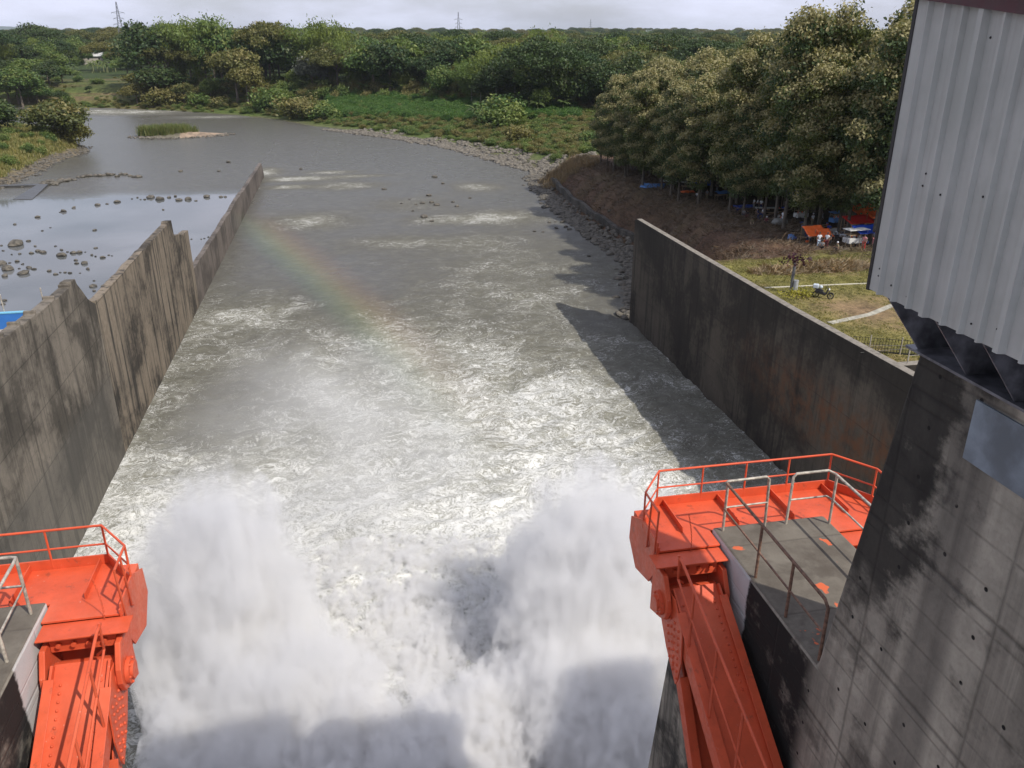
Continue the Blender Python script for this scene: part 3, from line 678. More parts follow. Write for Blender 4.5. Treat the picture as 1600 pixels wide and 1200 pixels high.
tag(pl.build('cover_plate', plain('blue_grey_steel_plate', (.20, .235, .27), .6, .1, .35, 1.4, .1), bevel=.004), 'pale blue grey steel plate fixed to the pier face below the shed', 'steel plate')
# dam deck behind the viewpoint (casts shade over the foot of the spray)
m = MB(); m.box((-60, -9, 32.2), (60, -.9, 33.3)); tag(m.build('bridge_deck', M_PIER, bevel=.05), 'concrete service bridge deck the viewpoint stands on', 'bridge deck', kind='structure')

# ================================================================== VEGETATION
def leaf_mat(name, dark, light, tip=None, trans=.3, rough=.55):
    t = NT(name); p = t.pos(); oi = t.n('ObjectInfo').outputs['Random']; a = t.attr('tint')['Fac']
    n = t.noise(p, .55, 4, .6); n2 = t.noise(p, 3.0, 3, .6)
    c = t.mix(t.ramp(t.math('ADD', t.math('MULTIPLY', n, .7), t.math('MULTIPLY', n2, .5)), .45, .8), dark, light)
    hue = t.mix(oi, (.82, .92, .95), (1.22, 1.08, .85)); c = t.mix(1.0, c, hue, 'MULTIPLY')
    if tip is not None: c = t.mix(t.ramp(a, .5, .62), c, t.mix(n2, tuple(x*.75 for x in tip), tip))
    pr = t.n('BsdfPrincipled', {'Base Color': c, 'Roughness': rough, 'Specular IOR Level': .35})
    tr = t.n('BsdfTranslucent', {'Color': t.mix(1.0, c, (1.25, 1.3, .7), 'MULTIPLY')})
    ms = t.n('MixShader', {0: trans, 1: pr.outputs[0], 2: tr.outputs[0]})
    t.t.links.new(ms.outputs[0], t.out.inputs['Surface']); return t.m
M_BARK = plain('grey_brown_bark', (.13, .105, .08), .9, 0, .35, 3, .4)
M_PALEBARK = plain('pale_bark', (.30, .27, .22), .85, 0, .25, 3, .3)
def leaves(centers, normals, size, n_per, spread, rng, aspect=1.7, droop=.3, flat=.35):
    """n_per leaf quads around every clump centre, facing mostly outwards"""
    k = len(centers); c = np.repeat(centers, n_per, 0) + rng.normal(size=(k*n_per, 3))*np.asarray(spread)
    nn = np.repeat(normals, n_per, 0)*flat + rng.normal(size=(k*n_per, 3))*.5 + np.array([0, 0, .35]); nn /= np.linalg.norm(nn, axis=1)[:, None]
    a = rng.normal(size=nn.shape); a[:, 2] -= droop; a -= (a*nn).sum(1)[:, None]*nn; a /= np.linalg.norm(a, axis=1)[:, None]
    b = np.cross(nn, a); s = size*rng.uniform(.6, 1.35, (len(c), 1))
    L_, W_ = a*s, b*s/aspect
    V = np.stack([c-L_*.5, c-L_*.05+W_*.5, c+L_*.5+nn*s*-.12, c-L_*.05-W_*.5], 1).reshape(-1, 3)
    F = np.arange(len(c)*4).reshape(-1, 4); return V, F
def crown_mesh(name, lobes, density, size, n_per, spread, seed, shell=.55, tipfrac=.0, **kw):
    rng = np.random.default_rng(seed); Cs = []; Ns = []
    for (c, r) in lobes:
        r = np.array(r if hasattr(r, '__len__') else (r, r, r), float); k = int(density*(r[0]*r[1]*r[2])**(2/3))+3
        d = rng.normal(size=(k, 3)); d[:, 2] += .25; d /= np.linalg.norm(d, axis=1)[:, None]
        rad = shell + (1.06-shell)*rng.random((k, 1))**.55
        Cs.append(np.array(c) + d*rad*r); Ns.append(d)
    Cs = np.concatenate(Cs); Ns = np.concatenate(Ns)
    V, F = leaves(Cs, Ns, size, n_per, spread, rng, **kw)
    me = np_mesh(name, V, F)
    tint = np.repeat(np.clip(rng.random(len(Cs))*.5 + (Ns[:, 2] > .15)*tipfrac*rng.random(len(Cs))**.6, 0, 1), n_per*4)
    set_attr(me, 'tint', tint); return me
def trunk_mesh(name, h, r, lobes, rng, lean=.03, nl=8, base_h=None):
    m = MB(); pts = [Vector((0, 0, -.4))]; n = 6; dx, dy = rng.uniform(-lean, lean), rng.uniform(-lean, lean)
    for i in range(1, n+1): z = h*i/n; pts.append(Vector((dx*z+rng.uniform(-.1, .1), dy*z+rng.uniform(-.1, .1), z)))
    m.tube(pts, [r*(1.25 if i == 0 else 1-.75*i/n) for i in range(n+1)], 7)
    ls = list(lobes); rng.shuffle(ls)
    for c, rr in ls[:nl]:
        c = Vector(c); f = max(.15, min(.85, (c.z-.35*abs(c.x)-.35*abs(c.y))/h*.85)); i = f*n; a = pts[int(i)].lerp(pts[min(n, int(i)+1)], i-int(i))
        mid = a.lerp(c, .5)+Vector((0, 0, .15*(c-a).length)); m.tube([a, mid, c], [r*.38, r*.22, r*.08], 5)
    me = bpy.data.meshes.new(name); me.from_pydata([tuple(v) for v in m.v], [], m.f); me.polygons.foreach_set('use_smooth', m.sm); me.update(); return me
PROTO = {}
def make_tree(kind, crown_me, trunk_me, leafm, barkm):
    """prototype kept outside the scene until it is copied"""
    crown_me.materials.append(leafm); trunk_me.materials.append(barkm); PROTO.setdefault(kind, []).append((crown_me, trunk_me))
def place(kind, name, x, y, z, s=1.0, label='', cat='tree', group=None, rnd=random, sz=None, v=None, parts=('trunk', 'crown')):
    c_me, t_me = PROTO[kind][rnd.randrange(len(PROTO[kind])) if v is None else v]
    o = bpy.data.objects.new(name, None); C.collection.objects.link(o); o.location = (x, y, z); o.rotation_euler = (0, 0, rnd.uniform(0, 6.28))
    o.scale = (s, s, s*(sz or 1)); tag(o, label, cat, group)
    for nm, me in zip(parts, (t_me, c_me)):
        if me: q = bpy.data.objects.new(nm, me); C.collection.objects.link(q); q.parent = o
    return o
M_TEAKBARK = plain('teak_bark', (.10, .085, .065), .9, 0, .4, 2, .3)
ML_TEAK = leaf_mat('teak_leaves', (.040, .064, .022), (.115, .140, .045), (.33, .295, .14), .25)
ML_DARK = leaf_mat('dark_leaves', (.022, .045, .014), (.058, .098, .024), (.08, .10, .03), .2)
ML_MID = leaf_mat('mid_green_leaves', (.044, .086, .02), (.135, .20, .046), (.21, .25, .07), .25)
ML_OLIVE = leaf_mat('olive_leaves', (.060, .072, .020), (.155, .155, .042), (.23, .20, .07), .25)
ML_BAMB = leaf_mat('bamboo_leaves', (.085, .125, .028), (.21, .26, .06), (.24, .25, .08), .35)
ML_GREY = leaf_mat('greyish_leaves', (.09, .10, .075), (.17, .175, .14), (.24, .24, .2), .2)
ML_BRIGHT = leaf_mat('bright_green_leaves', (.035, .095, .018), (.075, .17, .03), (.12, .2, .05), .3)
ML_DRY = leaf_mat('dry_stalks', (.16, .105, .055), (.30, .21, .12), (.34, .26, .15), .1)
ML_GRASS = leaf_mat('river_grass', (.10, .115, .03), (.24, .225, .075), (.34, .30, .12), .25)
for i in range(5):                                   # teak: tall narrow crowns, big leaves, pale flower heads on top
    r_ = random.Random(i+1); lob = []
    for k in range(15):
        f = k/14; z = 4.5+14.0*f; w_ = 3.4*(math.sin(math.pi*(.12+.78*f))**.8); a = k*2.4+r_.random(); lob.append(((w_*.62*math.cos(a), w_*.72*math.sin(a)*r_.uniform(.85, 1.15), z), (1.35+.5*r_.random(), 1.35+.5*r_.random(), 1.15)))
    lob.append(((0, 0, 18.6), (1.6, 1.6, 1.7))); lob.append(((0, 0, 12), (2, 2, 4)))
    make_tree('teak', crown_mesh('teak_crown', lob, 36, .33, 13, (.32, .32, .28), 10+i, shell=.7, tipfrac=1.0, droop=.7), trunk_mesh('teak_trunk', 17, .2, lob, r_), ML_TEAK, M_TEAKBARK)
for kind, leafm, seed in (('broad', ML_MID, 20), ('dark', ML_DARK, 30), ('olive', ML_OLIVE, 40), ('grey', ML_GREY, 50)):
    for i in range(3):
        r_ = random.Random(seed+i); lob = []
        hh = 11
        for k in range(13):
            a = k*2.39+r_.random()*.6; rad = 4.2*math.sqrt((k+.5)/13)*r_.uniform(.8, 1.1); z = hh*.62 + 4.0*(1-(rad/4.6)**2)*r_.uniform(.55, 1.05) - r_.random()*1.6
            s_ = r_.uniform(1.5, 2.3); lob.append(((rad*math.cos(a), rad*math.sin(a), z), (s_, s_, s_*.8)))
        make_tree(kind, crown_mesh(kind+'_crown', lob, 19, .62, 7, (.5, .5, .38), seed+i, tipfrac=.35), trunk_mesh(kind+'_trunk', 9, .3, lob, r_), leafm, M_BARK)
for i in range(2):                                   # wide flat crowned rain tree
    r_ = random.Random(60+i); lob = []
    for k in range(20):
        a = k*2.39; rad = 8.5*math.sqrt((k+.5)/20); lob.append(((rad*math.cos(a), rad*math.sin(a), 12.5-.045*rad*rad+r_.random()*1.2), (2.2, 2.2, .95)))
    make_tree('umbrella', crown_mesh('rain_tree_crown', lob, 19, .55, 7, (.5, .5, .22), 60+i, tipfrac=.2), trunk_mesh('rain_tree_trunk', 9, .42, lob, r_, nl=12), ML_OLIVE if i else ML_DARK, M_BARK)
def bamboo_mesh(seed):
    rng = np.random.default_rng(seed); Cs = []; Ns = []; m = MB()
    for k in range(26):
        a = rng.random()*6.28; h = rng.uniform(9, 15); out = rng.uniform(2, 5.5); pts = []
        for f in np.linspace(0, 1, 9):
            r0 = .5+out*f**2.2; z = h*(f-.22*f**4) if f < 1 else h*.76; pts.append(Vector((r0*math.cos(a), r0*math.sin(a), z)))
            if f > .3:
                for q in range(6): Cs.append((r0*math.cos(a)+rng.normal()*.35, r0*math.sin(a)+rng.normal()*.35, z+rng.normal()*.4)); Ns.append((math.cos(a), math.sin(a), .4))
        m.tube(pts, .06, 4, r2=.02)
    V, F = leaves(np.array(Cs), np.array(Ns), .6, 7, (.45, .45, .45), rng, aspect=3.0, droop=1.2)
    me = np_mesh('bamboo_crown', V, F); set_attr(me, 'tint', rng.random(len(V))*.6)
    tm = bpy.data.meshes.new('bamboo_culms'); tm.from_pydata([tuple(v) for v in m.v], [], m.f); tm.update(); return me, tm
M_CULM = plain('bamboo_culms', (.17, .17, .06), .6)
for i in range(3): a_, b_ = bamboo_mesh(70+i); make_tree('bamboo', a_, b_, ML_BAMB, M_CULM)
def banana_mesh(seed, n=9, L0=2.6, h=2.6, wd=.36):
    rng = np.random.default_rng(seed); V = []; F = []
    for k in range(n):
        a = k*2.4+rng.random()*.5; up = rng.uniform(.5, 1.3); ln = L0*rng.uniform(.75, 1.1); prev = None
        for f in np.linspace(0, 1, 6):
            r0 = ln*f*math.cos(up*(1-f*.9)) ; z = h+ln*(math.sin(up)*f-.75*f*f*(1.3-up*.5)); ww = wd*math.sin(math.pi*min(.97, .12+f*.86))
            c, s = math.cos(a), math.sin(a); b = len(V)
            V += [(r0*c-ww*s, r0*s+ww*c, z-.12), (r0*c, r0*s, z+.04), (r0*c+ww*s, r0*s-ww*c, z-.12)]
            if prev is not None: F += [(prev, b, b+1, prev+1), (prev+1, b+1, b+2, prev+2)]
            prev = b
    me = np_mesh('banana_leaves', V, F); set_attr(me, 'tint', rng.random(len(V))*.5); m = MB(); m.tube([(0, 0, -.3), (.05, 0, h*.5), (0, 0, h+.1)], [.17, .13, .09], 7)
    tm = bpy.data.meshes.new('banana_stem'); tm.from_pydata([tuple(v) for v in m.v], [], m.f); tm.update(); return me, tm
M_STEM = plain('banana_stem', (.20, .21, .09), .6)
for i in range(3): a_, b_ = banana_mesh(80+i); make_tree('banana', a_, b_, leaf_mat('banana_leaf', (.06, .10, .03), (.15, .19, .06), None, .3), M_STEM)
for i in range(2): a_, b_ = banana_mesh(90+i, 18, 3.0, 9.0, .22); make_tree('palm', a_, b_, leaf_mat('palm_frond', (.05, .075, .025), (.11, .14, .045), None, .25), M_PALEBARK)
for i in range(3):
    r_ = random.Random(100+i); lob = [((r_.uniform(-1, 1)*1.1, r_.uniform(-1, 1)*1.1, .8+r_.random()*.9), (.95, .95, .8)) for k in range(7)]
    make_tree('shrub', crown_mesh('shrub_crown', lob, 26, .32, 8, (.28, .28, .24), 100+i, tipfrac=.4), trunk_mesh('shrub_stem', 1.3, .07, lob, r_, nl=5), ML_MID, M_BARK)
    make_tree('shrub_olive', crown_mesh('shrub_crown', lob, 26, .32, 8, (.28, .28, .24), 110+i, tipfrac=.7), trunk_mesh('shrub_stem', 1.3, .07, lob, r_, nl=5), ML_OLIVE, M_BARK)
def tuft_mesh(seed, n=60, h=.9, spr=.45, w_=.05, lean=.5):
    rng = np.random.default_rng(seed); b = rng.normal(size=(n, 3))*[spr, spr, 0]; a = rng.random(n)*6.28; ln = h*rng.uniform(.5, 1.2, n); le = lean*rng.uniform(.2, 1, n)
    d = np.stack([np.cos(a)*le, np.sin(a)*le, np.ones(n)], 1)*ln[:, None]; s = np.stack([-np.sin(a), np.cos(a), 0*a], 1)*w_
    V = np.stack([b-s, b+s, b+d*.6+s*.8, b+d-np.array([0, 0, .1])], 1).reshape(-1, 3); me = np_mesh('tuft', V, np.arange(n*4).reshape(-1, 4)); set_attr(me, 'tint', np.repeat(rng.random(n), 4)); return me
def rock_mesh(seed, sub=2):
    bm = bmesh.new(); bmesh.ops.create_icosphere(bm, subdivisions=sub, radius=1); rng = random.Random(seed)
    from mathutils import noise
    off = Vector((rng.random()*50, rng.random()*50, 0)); pl = [(Vector((rng.gauss(0, 1), rng.gauss(0, 1), rng.gauss(0, .8))).normalized(), rng.uniform(.55, .85)) for _ in range(7)]
    for v in bm.verts:
        for n_, dd in pl:
            e = v.co.dot(n_)-dd
            if e > 0: v.co -= n_*e*.9
        v.co *= 1+.16*noise.noise(v.co*1.7+off)
        v.co.z *= .62
    me = bpy.data.meshes.new('rock'); bm.to_mesh(me); bm.free(); me.polygons.foreach_set('use_smooth', [False]*len(me.polygons)); return me
def rock_mat(name, a, b):
    t = NT(name); p = t.pos(); n = t.noise(p, 1.6, 6, .65); z = t.sep(p)[2]
    c = t.mix(t.ramp(n, .35, .65), a, b); wet = t.ramp(t.math('ADD', z, t.math('MULTIPLY', n, .2)), .18, .32, 1, 0)
    c = t.mix(t.math('MULTIPLY', wet, .7), c, (.02, .019, .017)); return t.pbr(c, t.ramp(wet, 0, 1, .85, .35), 0, t.bump(n, .5, .08), .3)
M_ROCK = rock_mat('river_rock', (.060, .055, .046), (.14, .125, .10))
M_RUBBLE = rock_mat('pale_rubble', (.062, .056, .044), (.19, .168, .135))
ROCKS = [rock_mesh(i) for i in range(6)]
for me in ROCKS: me.materials.append(M_ROCK)

def scatter(name, pts, protos, smin, smax, label=None, cat=None, tilt=.0, zs=(1, 1), seed=1):
    """one uncountable mass: instances on points (kind = stuff)"""
    pts = np.asarray(pts, np.float32); me = bpy.data.meshes.new(name+'_points'); me.vertices.add(len(pts)); me.vertices.foreach_set('co', pts.ravel()); me.update()
    o = bpy.data.objects.new(name, me); C.collection.objects.link(o); o['kind'] = 'stuff'
    if label: o['label'] = label; o['category'] = cat or name.replace('_', ' ')
    coll = bpy.data.collections.new(name+'_kinds')
    for i, (m_, mats) in enumerate(protos):
        q = bpy.data.objects.new('%s_kind_%02d' % (name, i), m_)
        if mats is not None and not m_.materials: m_.materials.append(mats)
        coll.objects.link(q)
    g = bpy.data.node_groups.new(name+'_scatter', 'GeometryNodeTree')
    g.interface.new_socket('Geometry', in_out='INPUT', socket_type='NodeSocketGeometry'); g.interface.new_socket('Geometry', in_out='OUTPUT', socket_type='NodeSocketGeometry')
    gi, go = g.nodes.new('NodeGroupInput'), g.nodes.new('NodeGroupOutput')
    mp_ = g.nodes.new('GeometryNodeMeshToPoints'); ip = g.nodes.new('GeometryNodeInstanceOnPoints'); ci = g.nodes.new('GeometryNodeCollectionInfo')
    ci.inputs['Collection'].default_value = coll; ci.inputs['Separate Children'].default_value = True; ci.inputs['Reset Children'].default_value = True
    ip.inputs['Pick Instance'].default_value = True
    rr = g.nodes.new('FunctionNodeRandomValue'); rr.data_type = 'FLOAT_VECTOR'; rr.inputs[0].default_value = (-tilt, -tilt, 0); rr.inputs[1].default_value = (tilt, tilt, 6.283)
    rs_ = g.nodes.new('FunctionNodeRandomValue'); rs_.data_type = 'FLOAT'; rs_.inputs[2].default_value = smin; rs_.inputs[3].default_value = smax; rs_.inputs['Seed'].default_value = seed
    rz_ = g.nodes.new('FunctionNodeRandomValue'); rz_.data_type = 'FLOAT'; rz_.inputs[2].default_value = zs[0]; rz_.inputs[3].default_value = zs[1]; rz_.inputs['Seed'].default_value = seed+5
    cx = g.nodes.new('ShaderNodeCombineXYZ'); mu = g.nodes.new('ShaderNodeMath'); mu.operation = 'MULTIPLY'
    g.links.new(rs_.outputs[1], cx.inputs[0]); g.links.new(rs_.outputs[1], cx.inputs[1]); g.links.new(rs_.outputs[1], mu.inputs[0]); g.links.new(rz_.outputs[1], mu.inputs[1]); g.links.new(mu.outputs[0], cx.inputs[2])
    g.links.new(gi.outputs[0], mp_.inputs[0]); g.links.new(mp_.outputs[0], ip.inputs['Points']); g.links.new(ci.outputs[0], ip.inputs['Instance'])
    g.links.new(rr.outputs[0], ip.inputs['Rotation']); g.links.new(cx.outputs[0], ip.inputs['Scale']); g.links.new(ip.outputs[0], go.inputs[0])
    md = o.modifiers.new('scatter', 'NODES'); md.node_group = g
    return o
def zr(x, y): return float(land_right(np.array(x), np.array(y)))
def zl(x, y): return float(land_left(np.array(x), np.array(y)))
rt = random.Random(11)

# ---- teak plantation on the right bank
crest = [(900, 252, 5.2), (950, 270, 7), (1000, 290, 8.5), (1050, 306, 9.8), (1100, 320, 10.8), (1150, 338, 11.6), (1200, 352, 12.3), (1250, 364, 12.9), (1300, 372, 13.3), (1360, 380, 13.4), (1420, 392, 13.4)]
cw = [atz(px, py, z) for px, py, z in crest]
teaks = []
cw.sort(key=lambda v: v.y)
def crest_x(y): return float(np.interp(y, [v.y for v in cw], [v.x for v in cw]))
yy = 74.0
while yy < 196:
    row = 0; x0 = crest_x(yy)+2.0+rt.uniform(-.8, 2.2)
    while row < (16 if yy < 150 else 12):
        xx = x0+row*rt.uniform(4.6, 5.8)+rt.uniform(-1, 1); teaks.append((xx, yy+rt.uniform(-1.6, 1.6), row)); row += 1
    yy += 4.6
def in_view(x, y, z, mx=60):
    v = Vector((x, y, z-H)); f = v.x*_sy+v.y*_cy; u = v.x*_cy-v.y*_sy; d = f*_cp-v.z*_sp
    if d <= 1: return False
    return -mx < 800+FPX*u/d < 1600+mx
n_t = 0
for (x, y, row) in teaks:
    if not in_view(x, y, 20, 10): continue
    if row > 6 and rt.random() < .3: continue
    px = 800+FPX*(x*_cy-y*_sy)/((x*_sy+y*_cy)*_cp+15*_sp)
    if px > 1470: continue
    s = rt.uniform(.82, 1.12)*np.interp(y, [80, 150, 220], [1.30, 1.18, 1.05])*(.84 if row == 0 else 1)
    lab = 'teak tree with pale flower heads in the front row above the brown bank' if row == 0 else 'teak tree with olive and beige foliage inside the dense plantation'
    place('teak', 'teak_tree', x, y, zr(x, y)-.1, s, lab, 'tree', 'front row teak trees' if row == 0 else 'teak trees inside the plantation', rt, sz=rt.uniform(.76, 1.02)*(1.1 if row < 2 and y < 118 else 1)); n_t += 1

# ---- far bank and the land beyond: trees one can tell apart, placed by their foot in the photo
def foot(px, py):
    lo, hi = 60.0, 6000.0; r_ = ray(px, py)
    z = 4.0
    for _ in range(12):
        if r_.z >= -1e-3: return None
        t_ = (z-H)/r_.z; x, y = r_.x*t_, r_.y*t_
        if y > 5000: return None
        z = .6*z+.4*zr(x, y)
    return x, y, zr(x, y)
def height_for(y, p, top_py, px):       # metres of height so that the top reaches the given row
    r_ = ray(px, top_py); t_ = y/r_.y; return H+r_.z*t_
HGT = {'broad': 12.3, 'dark': 12.3, 'olive': 12.3, 'grey': 12.3, 'umbrella': 14, 'bamboo': 12, 'banana': 4.2, 'palm': 11, 'shrub': 2.4, 'shrub_olive': 2.4, 'teak': 20}
def by_photo(kind, name, px, foot_py, top_py, label, cat='tree', group=None, wide=1.0):
    f = foot(px, foot_py)
    if f is None: return
    x, y, z = f; ht = height_for(y, None, top_py, px)-z; s = max(.15, ht/HGT[kind])*wide
    return place(kind, name, x, y, z-.15, s, label, cat, group, rt, sz=1/wide)
BIG = [('dark', 240, 138, 30, 'dark leafy tree at the left end of the tall far bank grove', 1.1), ('bamboo', 285, 140, 22, 'tall yellow green bamboo clump rising highest left of centre', 1.0),
       ('bamboo', 318, 142, 24, 'feathery bamboo clump right beside the tallest bamboo', 1.0), ('umbrella', 268, 142, 66, 'wide olive rain tree in front of the left bamboo clump', .9), ('umbrella', 325, 145, 70, 'broad dark umbrella shaped tree over the shaded river bank', 1.0),
       ('broad', 350, 140, 18, 'tall thin crowned tree poking above the far grove', .8), ('olive', 372, 160, 62, 'drooping olive tree hanging over the far shore', 1.0), ('olive', 388, 164, 92, 'low yellowish olive tree leaning over the shore rocks', 1.0),
       ('dark', 410, 140, 36, 'layered dark tree with bare pale trunk on the far bank', 1.0), ('umbrella', 425, 138, 34, 'flat topped dark tree behind the pale trunk', .8), ('dark', 452, 138, 38, 'dark tree between flat topped tree and pale leaved tree', 1.0),
       ('grey', 489, 146, 80, 'round greyish pale leaved tree on the far bank', 1.0), ('bamboo', 490, 138, 30, 'tall bamboo clump behind the greyish tree', .9), ('bamboo', 520, 140, 34, 'bamboo clump with bent tip on the skyline', .9), ('bamboo', 555, 146, 62, 'light green bamboo clump with visible culms by the shore trees', 1.1),
       ('umbrella', 675, 150, 86, 'brownish wide tree with bare twiggy branches on the far bank', 1.0), ('broad', 640, 146, 48, 'mid green tree behind the brownish twiggy tree', 1.1), ('dark', 610, 150, 52, 'dark shaded tree left of the twiggy tree', 1.1), ('broad', 585, 150, 55, 'leafy green tree beside the light bamboo', 1.1),
       ('bamboo', 780, 152, 66, 'bright drooping bamboo clump right of the far bank centre', 1.1), ('bamboo', 815, 155, 75, 'second bright bamboo clump near the banana plants', 1.1), ('broad', 745, 150, 52, 'green tree left of the bright bamboo', 1.1), ('dark', 712, 150, 56, 'dark tree between twiggy tree and bright bamboo', 1.1),
       ('dark', 865, 155, 70, 'dark green tree below the far house', 1.1), ('broad', 885, 152, 92, 'bushy green tree right below the far house', 1.0), ('dark', 835, 140, 52, 'dark tree left of the far house', 1.1), ('broad', 940, 140, 60, 'green tree behind the edge of the teak plantation', 1.2),
       ('dark', 68, 96, 30, 'big round dark tree standing alone on the left skyline', 1.25), ('dark', 40, 112, 62, 'dark tree under the big round skyline tree', 1.0), ('broad', 90, 122, 74, 'rounded green tree above the terraced field', 1.0), ('dark', 75, 126, 84, 'dark bushy tree at the edge of the terraced field', 1.1),
       ('broad', 32, 148, 98, 'pale flowering green tree on the far left shore', 1.2), ('broad', 8, 150, 110, 'green tree at the left frame edge on the far shore', 1.2), ('dark', 58, 152, 118, 'dark low tree at the far left water edge', 1.1), ('umbrella', 180, 82, 42, 'dark umbrella tree in front of the tall pylon', 1.0), ('umbrella', 205, 82, 44, 'second dark umbrella tree right of the pylon', 1.0),
       ('olive', 228, 160, 116, 'olive bushy tree at the water edge below the fields', 1.1), ('olive', 288, 162, 124, 'small dry topped tree at the water edge', 1.1), ('broad', 330, 158, 118, 'light green tree arching over the dark shaded bank', .9), ('dark', 142, 154, 132, 'dark bush like tree at the foot of the terraced field', 1.1)]
for kind, px, fy, ty, lab, wd in BIG:
    by_photo(kind, {'bamboo': 'bamboo_clump'}.get(kind, 'tree'), px, fy, ty, lab, 'bamboo' if kind == 'bamboo' else 'tree', wide=wd)
for k in range(9): by_photo('banana', 'banana_plant', 143+k*4.6+rt.uniform(-1.5, 1.5), 113+rt.uniform(-1, 1), 92+rt.uniform(-4, 6), 'pale banana plant in the row above the terraced field', 'banana plant', 'banana plants above the terraced field', .8)
for k in range(5): by_photo('banana', 'banana_plant', 97+k*5, 113, 99+rt.uniform(-2, 3), 'green banana plant left of the pale banana row', 'banana plant', 'green banana plants left of the pale row', .8)
for px, ty in ((742, 160), (752, 152), (760, 164), (768, 150), (812, 142), (826, 150), (840, 152), (852, 146), (868, 140), (880, 150)): by_photo('banana', 'banana_plant', px, ty+28, ty, 'banana plant in front of the bright bamboo on the far bank', 'banana plant', 'banana plants on the far bank', .9)
for px in (663, 688): by_photo('banana', 'banana_plant', px, 156, 138, 'yellowish banana plant above the green crop field', 'banana plant', 'yellowish banana plants above the crops', .9)
for k in range(7): by_photo('palm', 'papaya_tree', 735+k*22+rt.uniform(-6, 6), 172-rt.random()*10, 128+rt.uniform(-6, 8), 'slim papaya tree on the far bank beside the banana plants', 'tree', 'papaya trees on the far bank', .6)
for px, fy, ty, kd in ((105, 160, 148, 'shrub'), (90, 127, 119, 'shrub'), (122, 128, 118, 'shrub'), (146, 131, 123, 'shrub'), (155, 131, 122, 'shrub'), (250, 166, 140, 'shrub_olive'), (268, 164, 138, 'shrub_olive'), (310, 166, 146, 'shrub'),
                     (345, 168, 150, 'shrub_olive'), (410, 170, 150, 'shrub_olive'), (425, 172, 140, 'shrub'), (440, 172, 142, 'shrub'), (455, 180, 152, 'shrub_olive'), (470, 184, 150, 'shrub_olive'), (485, 186, 158, 'shrub_olive'), (500, 186, 160, 'shrub'),
                     (515, 188, 166, 'shrub'), (390, 176, 164, 'shrub'), (765, 196, 168, 'shrub'), (790, 200, 164, 'shrub'), (778, 190, 150, 'shrub'), (815, 222, 196, 'shrub_olive'), (870, 250, 238, 'shrub'), (905, 222, 206, 'shrub_olive'), (920, 226, 205, 'shrub'), (890, 205, 194, 'shrub'), (800, 216, 196, 'shrub_olive'), (845, 228, 214, 'shrub_olive')):
    by_photo(kd, 'bush', px, fy, ty, 'leafy bush growing along the far river bank', 'bush', 'bushes along the far river bank', 1.25)
for px, fy, ty, kd in ((-5, 150, 104, 'dark'), (14, 158, 112, 'broad'), (30, 162, 108, 'broad'), (46, 160, 118, 'dark'), (60, 162, 128, 'broad'), (20, 136, 92, 'dark'), (50, 132, 86, 'broad'), (78, 134, 96, 'dark'), (98, 130, 100, 'broad'), (95, 160, 140, 'dark'), (232, 152, 104, 'olive'), (250, 150, 96, 'dark'), (215, 160, 128, 'olive'), (200, 118, 88, 'broad'), (222, 118, 80, 'dark')):
    by_photo(kd, 'tree', px, fy, ty, 'leafy tree crowding the far left shore around the terraced field', 'tree', 'trees crowding the far left shore', 1.7)
for k in range(90):
    px = rt.uniform(-10, 250); py = rt.uniform(72, 112 if not 90 < px < 235 else 100); kd = rt.choice(['broad', 'dark', 'broad', 'olive', 'umbrella'])
    by_photo(kd, 'tree', px, py, py-rt.uniform(14, 26), {'broad': 'mid green tree in the far left countryside', 'dark': 'dark tree in the far left countryside', 'olive': 'olive tree in the far left countryside', 'umbrella': 'flat crowned tree in the far left countryside'}[kd], 'tree', {'broad': 'mid green far left trees', 'dark': 'dark far left trees', 'olive': 'olive far left trees', 'umbrella': 'flat crowned far left trees'}[kd], 1.5)
# ---- rest of the wood: second rank of countable trees, then the far mass
n_mid = 0
for k in range(900):
    if n_mid > 125: break
    px = rt.uniform(200, 990); py = rt.uniform(96, 148) if px > 480 else rt.uniform(92, 138)
    if px < 235 and py > 100: continue
    f = foot(px, py)
    if not f: continue
    x, y, z = f
    kd = rt.choices(['broad', 'dark', 'olive', 'bamboo', 'umbrella'], [4, 3, 1.5, 2.6, 1])[0]
    top = rt.choice([rt.uniform(34, 50), rt.uniform(44, 66), rt.uniform(44, 66)]) + max(0, (py-115)*.5) + (6 if px > 560 else -4)
    ht = height_for(y, None, top, px)-z
    if ht > 29 or ht < 5: ht = rt.uniform(13, 21)
    s = ht/HGT[kd]*rt.uniform(.95, 1.1)
    place(kd, 'bamboo_clump' if kd == 'bamboo' else 'tree', x, y, z-.2, s, {'broad': 'mid green broadleaf tree in the dense wood beyond the river', 'dark': 'dark green tree in the dense wood beyond the river', 'olive': 'olive tinted tree in the dense wood beyond the river', 'bamboo': 'bamboo clump in the dense wood beyond the river', 'umbrella': 'flat crowned tree in the dense wood beyond the river'}[kd],
          'bamboo' if kd == 'bamboo' else 'tree', {'broad': 'mid green trees of the far wood', 'dark': 'dark trees of the far wood', 'olive': 'olive trees of the far wood', 'bamboo': 'bamboo of the far wood', 'umbrella': 'flat crowned trees of the far wood'}[kd], rt)
    n_mid += 1
pts = []
rr_ = np.random.default_rng(5)
for k in range(7600):
    y = 330+3600*rr_.random()**1.6; x = y*rr_.uniform(-.62, 1.0)
    s = x-float(x_right(y))
    if s < 75 or (x < -60 and y < 640 and x > -210 and y > 420): continue
    if x < -150 and y < 560: continue
    if not in_view(x, y, 15, 80): continue
    if 60 < x < 220 and y < 420 and x > crest_x(min(y, 220)) and y < 225: continue
    pts.append((x, y, zr(x, y)-.3))
